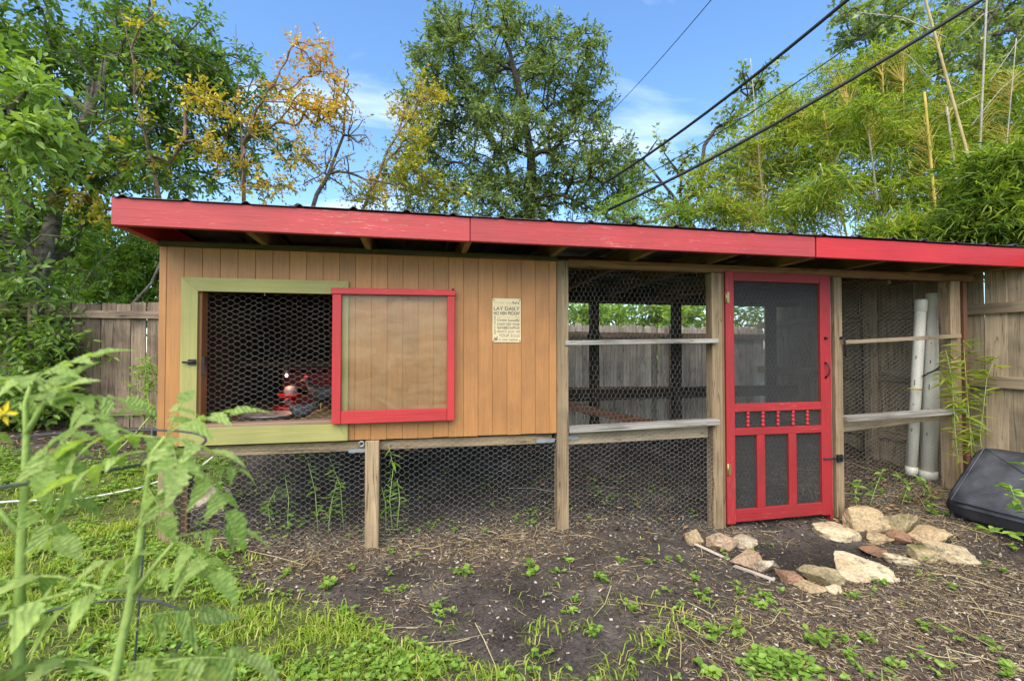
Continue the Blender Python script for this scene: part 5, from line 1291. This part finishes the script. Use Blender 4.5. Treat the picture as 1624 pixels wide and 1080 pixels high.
# ------------------------------------------------------------------ tomato plants in a wire cage, close to the camera
def leaflet(L_, W_, g, curl):
    prof = [(0, .02), (.08, .34), (.16, .30), (.27, .50), (.34, .36), (.47, .44), (.54, .28), (.66, .30), (.73, .17), (.86, .13), (1, 0)]
    vs_, fs = [], []
    for i, (t, w) in enumerate(prof):
        z = -curl * t * t * L_
        wob = g.uniform(-.05, .05)
        vs_ += [(t * L_, -w * W_, z + w * W_ * .28 + wob * w * W_), (t * L_, 0, z), (t * L_, w * W_, z + w * W_ * .28 - wob * w * W_)]
    for i in range(len(prof) - 1):
        a = i * 3
        fs += [(a, a + 3, a + 4, a + 1), (a + 1, a + 4, a + 5, a + 2)]
    return vs_, fs
def tomato_leaf_mesh(seed):
    g = random.Random(seed); vs_, fs, tn = [], [], []
    Lr = 0.17; curl = g.uniform(.15, .5)
    def rach(t): return Vector((t * Lr, 0, 0.05 * t - curl * .16 * t * t))
    def addl(p, yaw, L_, W_, cu, pitch):
        v, f = leaflet(L_, W_, g, cu); o = len(vs_)
        Mx = Matrix.Translation(p) @ Matrix.Rotation(yaw, 4, 'Z') @ Matrix.Rotation(pitch, 4, 'Y') @ Matrix.Rotation(g.uniform(-.4, .4), 4, 'X')
        q = g.uniform(.3, .8)
        vs_.extend([Mx @ Vector(p_) for p_ in v]); fs.extend([tuple(i + o for i in ff) for ff in f]); tn.extend([q] * len(v))
    addl(rach(1), g.uniform(-.2, .2), .125, .088, g.uniform(.2, .5), .15)
    for t, s_ in ((.42, .75), (.75, .9)):
        for sd in (-1, 1):
            addl(rach(t + sd * .03), sd * g.uniform(.85, 1.2), 0.085 * s_ + g.uniform(0, .025), .062 * s_, g.uniform(.2, .6), g.uniform(.0, .35))
    for t, sd in ((.58, 1), (.25, -1)): addl(rach(t), sd * 1.3, .032, .02, .3, .1)
    me = bpy.data.meshes.new('tomato_leaf')
    mb_ = MB(); mb_.tube([rach(t) for t in np.linspace(0, 1, 6)], [.0035, .003, .0026, .0022, .002, .0015], 5)
    o = len(vs_); vs_.extend(mb_.v); fs.extend([tuple(i + o for i in f) for f in mb_.f]); tn.extend([.75] * len(mb_.v))
    me.from_pydata([tuple(v) for v in vs_], [], fs); me.polygons.foreach_set('use_smooth', [True] * len(me.polygons)); me.update()
    a = me.attributes.new('tint', 'FLOAT', 'POINT'); a.data.foreach_set('value', tn)
    me.materials.append(LM['tomato'])
    return me
TLM = [tomato_leaf_mesh(s) for s in range(5)]
def tomato(label, main, branches, lv, r):
    root = empty('tomato_plant', (main[0].x, main[0].y, gzs(main[0].x, main[0].y)), label=label, cat='tomato plant', group='tomato plants by the camera')
    base = Vector((main[0].x, main[0].y, gzs(main[0].x, main[0].y)))
    MB().tube([base] + main, [r * 1.1] + list(np.linspace(r, r * .28, len(main))), 10).build('stem', BK['stem'], root)
    for P in branches: MB().tube(P, list(np.linspace(r * .55, r * .3, len(P))), 8).build('branch', BK['stem'], root)
    for i, (p, yaw, pitch, s_) in enumerate(lv):
        o = link('leaf', TLM[i % 5], None, p, root)
        o.rotation_euler = (random.uniform(-.35, .35), R(pitch), R(yaw)); o.scale = (s_ * 0.92,) * 3
TD = 0.62
tomato('tall tomato plant at the left edge of the picture', [at(45, 1190, TD), at(30, 1080, TD), at(32, 900, TD), at(40, 760, TD), at(42, 690, TD), at(40, 640, TD), at(52, 600, TD)],
    [[at(42, 745, TD), at(85, 700, TD + .02), at(130, 672, TD + .04), at(170, 672, TD + .05), at(215, 690, TD + .05)], [at(40, 690, TD), at(70, 640, TD), at(105, 628, TD)], [at(34, 850, TD), at(0, 810, TD), at(-60, 790, TD)]],
    [(at(52, 605, TD), 30, -35, .42), (at(40, 625, TD), 160, -20, .40), (at(45, 640, TD), -20, -30, .36), (at(100, 630, TD), 10, 10, .40), (at(85, 650, TD), 60, -60, .3), (at(60, 655, TD), 95, -50, .3), (at(30, 660, TD), 190, 0, .36),
     (at(130, 672, TD + .03), -80, 30, .32), (at(75, 705, TD), -60, 30, .36), (at(95, 695, TD), -40, 50, .36), (at(215, 690, TD + .05), 0, 20, .36), (at(40, 745, TD), -120, 20, .4), (at(38, 800, TD), -20, 30, .4), (at(28, 860, TD), -160, 10, .5), (at(35, 960, TD), -130, 10, .6), (at(30, 1000, TD), 180, 0, .5), (at(-30, 640, TD), 30, 10, .36), (at(100, 850, TD + .1), 170, 20, .3), (at(48, 612, TD), -60, -10, .38), (at(60, 640, TD), 20, 0, .34), (at(118, 640, TD), -30, 20, .34), (at(160, 672, TD + .05), 60, -20, .3), (at(5, 690, TD), 150, 10, .4), (at(36, 780, TD), 20, 25, .36)], .0070)
tomato('leaning tomato plant with drooping leaves before the coop corner', [at(165, 1200, TD), at(180, 1080, TD), at(205, 960, TD), at(222, 860, TD), at(232, 780, TD), at(240, 720, TD), at(262, 692, TD)],
    [[at(226, 815, TD), at(262, 775, TD), at(300, 745, TD - .01), at(322, 738, TD)], [at(208, 945, TD), at(250, 890, TD), at(285, 850, TD)], [at(212, 930, TD), at(170, 935, TD), at(130, 925, TD)], [at(180, 1070, TD), at(120, 1050, TD + .03), at(60, 1060, TD)]],
    [(at(262, 690, TD), 25, -22, .48), (at(255, 695, TD), 175, 5, .50), (at(250, 700, TD), -15, 0, .45), (at(265, 690, TD), 80, -50, .30), (at(270, 700, TD), -60, 25, .42), (at(300, 735, TD), -10, 45, .50), (at(318, 738, TD), 15, 20, .28), (at(240, 715, TD), 200, 10, .46), (at(232, 770, TD), -35, 45, .32),
     (at(285, 850, TD), 20, 10, .42), (at(278, 858, TD), -30, 18, .46), (at(262, 875, TD), 190, 10, .40), (at(210, 930, TD), 185, 10, .60), (at(225, 905, TD), 0, 10, .40), (at(150, 930, TD), 200, 15, .75), (at(120, 920, TD), 170, 0, .70), (at(200, 985, TD), 15, 10, .48), (at(190, 1010, TD), 30, 0, .55), (at(170, 1060, TD), 10, 10, .6), (at(185, 1075, TD), -10, 0, .6), (at(150, 1050, TD), 170, 0, .6), (at(90, 1050, TD), 190, 20, .7), (at(60, 990, TD), 180, 20, .6), (at(210, 960, TD), 120, -20, .35), (at(260, 1050, TD), 0, 10, .6)], .0066)
M['petal'] = plain('yellow_petal', (0.75, 0.55, 0.02), rough=0.6)
fl = at(8, 655, TD)
flw = empty('tomato_flower', fl, label='small yellow tomato flower at the left edge', cat='flower')
for k in range(5):
    a = k * 1.2566; d1 = Vector((math.cos(a), -.35, math.sin(a))).normalized(); sd_ = d1.cross(Vector((0, 1, 0))).normalized()
    MB().add([fl, fl + d1 * .008 + sd_ * .0035, fl + d1 * .018 + Vector((0, .004, 0)), fl + d1 * .008 - sd_ * .0035], [(0, 1, 2, 3)]).build('petal', M['petal'], flw)
MB().tube([fl, fl + Vector((0, -.010, -.002))], [.003, .001], 6).build('stamen', M['petal'], flw)
MB().tube([fl, fl + Vector((.01, .01, .012)), at(34, 650, TD)], .0016, 5).build('flower_stalk', BK['stem'], flw)
# cage of dark coated wire round the plants
cg = empty('tomato_cage', (-0.62, 0.86, gzs(-.62, .86)), label='dark coated wire tomato cage round the plants', cat='tomato cage')
def ringpts(c, r, z, n=40): return [(c[0] + r * math.cos(t), c[1] + r * math.sin(t), z) for t in np.linspace(0, 2 * math.pi, n)]
cc_ = (-0.60, 0.90)
MB().tube(ringpts(cc_, 0.235, 1.135), 0.0022, 8, cap=False).build('hoop', M['cage'], cg)
MB().tube(ringpts(cc_, 0.21, 0.80), 0.0022, 8, cap=False).build('hoop', M['cage'], cg)
for a in (1.3, 3.3, 5.0):
    MB().tube([(cc_[0] + .235 * math.cos(a), cc_[1] + .235 * math.sin(a), 1.14), (cc_[0] + .21 * math.cos(a), cc_[1] + .21 * math.sin(a), .8), (cc_[0] + .15 * math.cos(a), cc_[1] + .15 * math.sin(a), gzs(*cc_) - .05)], 0.0022, 8).build('leg', M['cage'], cg)

# ------------------------------------------------------------------ ground cover: grass, weeds, straw, chips, pebbles
def in_view(n, g, x=(-4.2, 5.0), y=(1.3, 4.2)): return g.uniform(x[0], x[1], n), g.uniform(y[0], y[1], n)
g = np.random.default_rng(99)
# grass blades
bx1, by1 = in_view(150000, g, (-3.0, 1.9), (1.3, 3.6)); bx2, by2 = in_view(70000, g, (-5.0, -1.4), (2.2, 5.4))
X, Y = np.concatenate([bx1, bx2]), np.concatenate([by1, by2])
tuft = np.where(fbm(X * 7, Y * 7, 55, 2) > .42, 1.0, .25)
sparse = 0.20 * sst(2.4, 0.6, X) * sst(2.65, 1.9, Y) * (fbm(X * 8, Y * 8, 66, 2) > .50) + .0015
keep = g.random(len(X)) < np.maximum(lawn(X, Y) * .42 * tuft, sparse * .8)
X, Y = X[keep], Y[keep]; n = len(X)
ang = g.random(n) * 6.283; lean = g.uniform(.3, 1.6, n); h = g.uniform(.022, .075, n) * (0.75 + .6 * fbm(X * 3, Y * 3, 91, 2)); wd = g.uniform(.0025, .006, n)
Z = gz(X, Y) - .003
dx, dy_ = np.cos(ang), np.sin(ang); sx, sy2 = -dy_, dx
P = np.stack([X, Y, Z], -1); Dh = np.stack([dx, dy_, np.zeros(n)], -1); S = np.stack([sx, sy2, np.zeros(n)], -1); U = np.array([0, 0, 1.])
mid = P + Dh * (h * lean * .35)[:, None] + U * (h * .62)[:, None]; tip = P + Dh * (h * lean * 1.1)[:, None] + U * (h * np.maximum(.25, 1 - .45 * lean))[:, None]
V = np.stack([P - S * wd[:, None] * .6, P + S * wd[:, None] * .6, mid + S * wd[:, None] * .5, mid - S * wd[:, None] * .5, tip + S * .0003, tip - S * .0003], 1).reshape(-1, 3)
F = (np.arange(n) * 6)[:, None, None] + np.array([(0, 1, 2, 3), (3, 2, 4, 5)])[None]
tv = np.clip(g.normal(.46, .22, n) + (fbm(X * 2, Y * 2, 17, 2) - .4) * .5, 0, .9); tv[g.random(n) < .07] = 1.0
np_obj('grass', V, F.reshape(-1, 4), LM['grass'], attrs={'tint': np.repeat(tv, 6)}, label='bright green grass along the bottom left and beside the coop', cat='grass', kind='stuff')
# low broad leaved ground cover in the lawn
X, Y = in_view(80000, g, (-5.0, 3.2), (1.3, 5.3))
keep = g.random(len(X)) < np.maximum(lawn(X, Y) * .55 * (fbm(X * 4, Y * 4, 33, 2) > .36), .14 * (fbm(X * 6, Y * 6, 71, 2) > .55) * (Y < 3.0) * (1 - damp(X, Y))) + .10 * (X > -1.5) * (X < 2.3) * (Y > 3.4) * (Y < 4.6) * (fbm(X * 5, Y * 5, 72, 2) > .42); keep &= ~((X > -1.5) & (Y > 3.25) & (Y < 3.42))
X, Y = X[keep], Y[keep]; n = len(X); k = 4
hh = g.uniform(.010, .045, n); a0 = g.random(n) * 6.283
A2 = a0[:, None] + np.arange(k)[None] * (6.283 / k) + g.normal(size=(n, k)) * .35
LD = np.stack([np.cos(A2), np.sin(A2), g.uniform(-.15, .5, (n, k))], -1).reshape(-1, 3)
LP = np.repeat(np.stack([X, Y, gz(X, Y) + hh], -1), k, 0)
ll = g.uniform(.012, .028, n * k)
V, F, m_ = leaves(LP, unit(LD), unit(U + g.normal(size=LD.shape) * .25), ll, ll * .8, LEAF)
np_obj('ground_cover', V, F, LM['weed'], attrs={'tint': np.repeat(np.clip(g.normal(.55, .2, n * k), 0, 1), m_)}, label='low leafy weeds covering the lawn', cat='ground cover', kind='stuff')
# straw and stalks
def straw(n_try, dens, ls, r, lift, seed, x=(-1.9, 5.0), y=(1.3, 4.3)):
    g = np.random.default_rng(seed)
    X, Y = in_view(n_try, g, x, y); k = g.random(n_try) < dens(X, Y); X, Y = X[k], Y[k]; n = len(X)
    a = g.random(n) * 6.283; L_ = g.uniform(ls[0], ls[1], n) * g.random(n) ** .6
    d = np.stack([np.cos(a), np.sin(a)], -1) * L_[:, None] * .5
    p0, p1 = np.stack([X, Y], -1) - d, np.stack([X, Y], -1) + d; bend = g.normal(size=(n, 2)) * L_[:, None] * .035
    pm = (p0 + p1) / 2 + bend
    z = lambda q: gz(q[:, 0], q[:, 1]) + g.uniform(.001, lift, len(q))
    Q = [np.concatenate([q, z(q)[:, None]], 1) for q in (p0, pm, p1)]
    rr_ = g.uniform(r[0], r[1], n)
    V1, F1 = frusta(Q[0], Q[1], rr_, rr_, 4); V2, F2 = frusta(Q[1], Q[2], rr_, rr_ * .6, 4)
    t = g.random(n)
    return np.concatenate([V1, V2]), np.concatenate([F1, F2 + len(V1)]), np.concatenate([np.repeat(t, 8), np.repeat(t, 8)])
strawmat = leafmat('dry_straw', [(0.0, (0.11, 0.075, 0.045)), (0.35, (0.24, 0.17, 0.09)), (0.7, (0.40, 0.31, 0.16)), (1.0, (0.52, 0.45, 0.26))], trans=0.05, rough=0.7)
notbed = lambda X, Y: 1 - .93 * np.exp(-(((X - 2.62) / .45)**4 + ((Y - 2.72) / .25)**4))
V, F, t = straw(80000, lambda X, Y: (mulchy(X, Y) * .42 + .08 * (fbm(X * 3, Y * 3, 61, 2) > .38) + .03) * (1 - .85 * sst(3.35, 3.6, Y) * (X < 3.2)) * (1 - .7 * lawn(X, Y)) * notbed(X, Y), (.015, .10), (.0006, .0017), .012, 5)
np_obj('straw', V, F, strawmat, attrs={'tint': t}, label='short dry straw bits scattered over the dark soil', cat='straw', kind='stuff')
V, F, t = straw(800, lambda X, Y: (mulchy(X, Y) * .45 + .08) * (1 - .6 * lawn(X, Y)) * notbed(X, Y), (.15, .5), (.0014, .0030), .025, 6)
np_obj('dry_stalks', V, F, strawmat, attrs={'tint': np.clip(t * .6 + .4, 0, 1)}, label='long dry stalks lying on the ground before the coop', cat='stalks', kind='stuff')
# wood chips
X, Y = in_view(80000, g, (-1.9, 5.0), (1.3, 4.4)); k = g.random(len(X)) < (mulchy(X, Y) * .34 + .035) * (1 - .85 * sst(3.3, 3.6, Y) * (X < 3.2)) * (1 - .8 * lawn(X, Y)) * notbed(X, Y); X, Y = X[k], Y[k]; n = len(X)
def chips(X, Y, g, ls, ws, ts, name, mat, tint, **kw):
    n = len(X); a = g.random(n) * 6.283
    A1 = np.stack([np.cos(a), np.sin(a), g.normal(0, .22, n)], -1); A1 = unit(A1); A2 = unit(np.cross(np.stack([g.normal(0, .25, n), g.normal(0, .25, n), np.ones(n)], -1), A1)); A3 = np.cross(A1, A2)
    L_, W_, T_ = g.uniform(*ls, n), g.uniform(*ws, n), g.uniform(*ts, n)
    c_ = np.stack([X, Y, gz(X, Y) + T_ * .8 + .001], -1)
    cor = np.array([(-1, -1, -1), (1, -.7, -1), (1, .8, -1), (-1, 1, -1), (-.9, -.9, 1), (.9, -.6, 1), (.8, .7, 1), (-.9, .8, 1)], float)
    cor = cor[None] * (1 + g.normal(0, .18, (n, 8, 3)))
    V = c_[:, None] + A1[:, None] * (cor[..., 0] * L_[:, None] / 2)[..., None] + A2[:, None] * (cor[..., 1] * W_[:, None] / 2)[..., None] + A3[:, None] * (cor[..., 2] * T_[:, None] / 2)[..., None]
    F = (np.arange(n) * 8)[:, None, None] + np.array([(0, 3, 2, 1), (4, 5, 6, 7), (0, 1, 5, 4), (1, 2, 6, 5), (2, 3, 7, 6), (3, 0, 4, 7)])[None]
    return np_obj(name, V.reshape(-1, 3), F.reshape(-1, 4), mat, attrs={'tint': np.repeat(tint(n), 8)}, kind='stuff', **kw)
chipmat = leafmat('wood_chip', [(0.0, (0.045, 0.028, 0.020)), (0.4, (0.12, 0.075, 0.048)), (0.75, (0.27, 0.195, 0.125)), (1.0, (0.46, 0.38, 0.28))], trans=0.0, rough=0.85)
chips(X, Y, g, (.004, .040), (.003, .011), (.0015, .004), 'wood_chips', chipmat, lambda n: g.random(n) ** 1.7, label='brown and pale wood chips mulching the ground before the door', cat='wood chips')
X, Y = in_view(1100, g, (-1.6, 5.0), (1.4, 4.0)); k = (lawn(X, Y) < .6) & (g.random(1100) < notbed(X, Y)); X, Y = X[k], Y[k]
chips(X, Y, g, (.006, .020), (.005, .015), (.004, .010), 'pebbles', leafmat('pale_pebble', [(0, (.14, .11, .08)), (.5, (.28, .23, .18)), (1, (.5, .45, .38))], trans=0, rough=.8), lambda n: g.random(n), label='small pale pebbles strewn over the dark soil', cat='pebbles')
X, Y = in_view(2600, g, (-1.6, 5.0), (1.4, 4.0)); k = (lawn(X, Y) < .7); X, Y = X[k], Y[k]
chips(X, Y, g, (.005, .020), (.005, .015), (.004, .010), 'soil_clods', leafmat('dark_soil_clod', [(0, (.035, .029, .026)), (1, (.10, .085, .074))], trans=0, rough=.95), lambda n: g.random(n), label='dark crumbs of soil all over the bare bed', cat='soil')
# leaf litter along the fences and in the run
X, Y = in_view(16000, g, (-5.0, 4.8), (3.2, 6.05)); den = np.maximum.reduce([sst(4.9, 5.4, Y) * (X < -1.5) * .9, (X > 3.3) * (Y < 4.6) * .5, (X > 1.0) * .18 + .05]); k = g.random(len(X)) < den; X, Y = X[k], Y[k]; n = len(X)
a = g.random(n) * 6.283
ll = g.uniform(.025, .06, n)
V, F, m_ = leaves(np.stack([X, Y, gz(X, Y) + g.uniform(.003, .02, n)], -1), np.stack([np.cos(a), np.sin(a), g.normal(0, .2, n)], -1), unit(U + g.normal(size=(n, 3)) * .3), ll, ll * .55, LEAF)
np_obj('leaf_litter', V, F, leafmat('dead_leaf', [(0, (.06, .035, .02)), (.5, (.16, .09, .045)), (1, (.34, .22, .11))], trans=.05, rough=.8), attrs={'tint': np.repeat(g.random(n), m_)}, label='brown fallen leaves along the fence and in the run', cat='fallen leaves', kind='stuff')

# seedlings that stand one by one on the bare soil
def seedling_mesh(seed, nl, hgt, ls):
    g = np.random.default_rng(seed); V0, F0, T0 = [], [], []
    LP, LD = [], []
    nst = g.integers(2, 5)
    for s_ in range(nst):
        a = g.random() * 6.28; q = np.array([math.cos(a), math.sin(a)]) * g.uniform(.004, .022); hz = hgt * g.uniform(.5, 1.1)
        for j in range(nl):
            b_ = g.random() * 6.28; LP.append((q[0] * (1 + .3 * j), q[1] * (1 + .3 * j), hz * (.55 + .45 * j / nl))); LD.append((math.cos(b_), math.sin(b_), g.uniform(-.1, .45)))
    LP, LD = np.array(LP), unit(np.array(LD)); n = len(LP); l_ = g.uniform(ls * .6, ls, n)
    V, F, m_ = leaves(LP, LD, unit(np.array([0, 0, 1.]) + g.normal(size=LD.shape) * .25), l_, l_ * .75, LEAF)
    bs = np.zeros_like(LP); Vs, Fs = frusta(bs + LP * .05 * np.array([1, 1, 0]) - np.array([0, 0, .01]), LP, .0012, .0009, 3)
    me = np_mesh('seedling', np.concatenate([V, Vs]), np.concatenate([F, Fs + len(V)]), False, {'tint': np.concatenate([np.repeat(np.clip(g.normal(.55, .2, n), 0, 1), m_), np.full(len(Vs), .8)])})
    me.materials.append(LM['weed']); return me
SM = [seedling_mesh(s, 5, .045, .034) for s in range(6)]
def ground_px(x, y):
    D = 2.6
    for _ in range(10):
        q = at(x, y, D); D += (q.z - gzs(q.x, q.y)) * D / CAM_H * 0.9
    return at(x, y, D)
SEEDL = [(720, 840, .9), (768, 842, .9), (620, 872, .8), (732, 908, 1.2), (838, 905, 1.6), (900, 885, .9), (948, 912, 1.0), (955, 918, 1.0), (985, 888, .9), (880, 905, .8), (1030, 890, .8), (1060, 886, .7), (1100, 918, 1.1), (1122, 938, .8), (1110, 945, 1.0), (1190, 870, .6), (915, 950, .9), (900, 968, .8), (1000, 965, 1.0), (945, 1005, 1.1), (1090, 990, 1.0), (1130, 1010, 1.3), (1165, 1000, 1.1), (1200, 955, 1.2), (1215, 945, 1.0), (1175, 940, .8), (1355, 945, 1.0), (1395, 922, 1.0), (1300, 1020, 1.5), (1325, 1010, 1.3), (1345, 1040, 1.2), (1375, 1018, 1.2), (1415, 1055, 1.0), (1465, 995, 1.0), (1570, 1025, 1.0), (1595, 1065, 1.4), (1610, 870, 1.3), (1590, 905, .8), (1560, 890, .7), (1510, 930, .8), (1045, 1020, 1.2), (1120, 1060, 1.2), (690, 965, 1.2), (640, 935, 1.0), (520, 930, 1.3), (380, 870, 1.4), (360, 880, 1.2), (450, 910, 1.0), (560, 900, .9), (500, 815, 1.0), (460, 815, 1.0), (1010, 800, .7), (1470, 800, 1.2), (1490, 815, 1.3), (1440, 790, 1.2), (1400, 780, 1.2)]
OWN = {(838, 905): 'largest weed seedling on the bare soil left of the second tall post', (720, 840): 'left of two weed seedlings at the wire under the siding', (768, 842): 'right of two weed seedlings at the wire under the siding',
       (1395, 922): 'weed seedling growing before the biggest pale slab', (1355, 945): 'weed seedling below the little white triangular stone', (1610, 870): 'weed seedling at the right edge under the black cushion',
       (1190, 870): 'tiny weed seedling among the left rocks of the ring', (620, 872): 'weed seedling at the foot of the short middle post', (380, 870): 'right of two weed seedlings by the left end of the wire', (360, 880): 'left of two weed seedlings by the left end of the wire',
       (1595, 1065): 'weed seedling in the bottom right corner', (1465, 995): 'lone weed seedling in the mulch at lower right'}
for i, (x, y, s_) in enumerate(SEEDL):
    q = ground_px(x, y + 4)
    o = link('weed_seedling', SM[i % 6], None, (q.x, q.y, gzs(q.x, q.y) - .002), label='small green weed seedling sprouting from the bare soil', cat='weed', group='weed seedlings on the bare soil')
    if (x, y) in OWN: o['label'] = OWN[(x, y)]
    o.rotation_euler = (0, 0, random.random() * 6.28); s2 = s_ * random.uniform(.85, 1.1); o.scale = (s2, s2, s2 * .9)

g = np.random.default_rng(321); n = 260; q = ground_px(1238, 1058)
a = g.random(n) * 6.283; rr_ = .15 * g.random(n) ** .55
LPx, LPy = q.x + rr_ * np.cos(a) * 1.15, q.y + rr_ * np.sin(a) * .8
LP = np.stack([LPx, LPy, gz(LPx, LPy) + .055 * g.random(n) ** .7 * (1.25 - rr_ / .15)], -1)
b1_ = g.random(n) * 6.283; LD = unit(np.stack([np.cos(b1_), np.sin(b1_), g.uniform(-.2, .4, n)], -1)); ll = g.uniform(.022, .04, n)
V, F, m_ = leaves(LP, LD, unit(np.array([0, 0, 1.]) + g.normal(size=LD.shape) * .25), ll, ll * .8, LEAF)
clump = empty('weed_clump', (q.x, q.y, gzs(q.x, q.y)), label='biggest leafy weed clump at the bottom, right of centre', cat='weed')
np_obj('foliage', V, F, LM['weed'], clump, attrs={'tint': np.repeat(np.clip(g.normal(.5, .2, n), 0, 1), m_)})
Q0 = np.stack([q.x + (LPx - q.x) * .6, q.y + (LPy - q.y) * .6, gz(LPx, LPy) - .01], -1); V, F = frusta(Q0, LP, .0013, .001, 3)
np_obj('stems', V, F, BK['stem'], clump, kind='stuff')
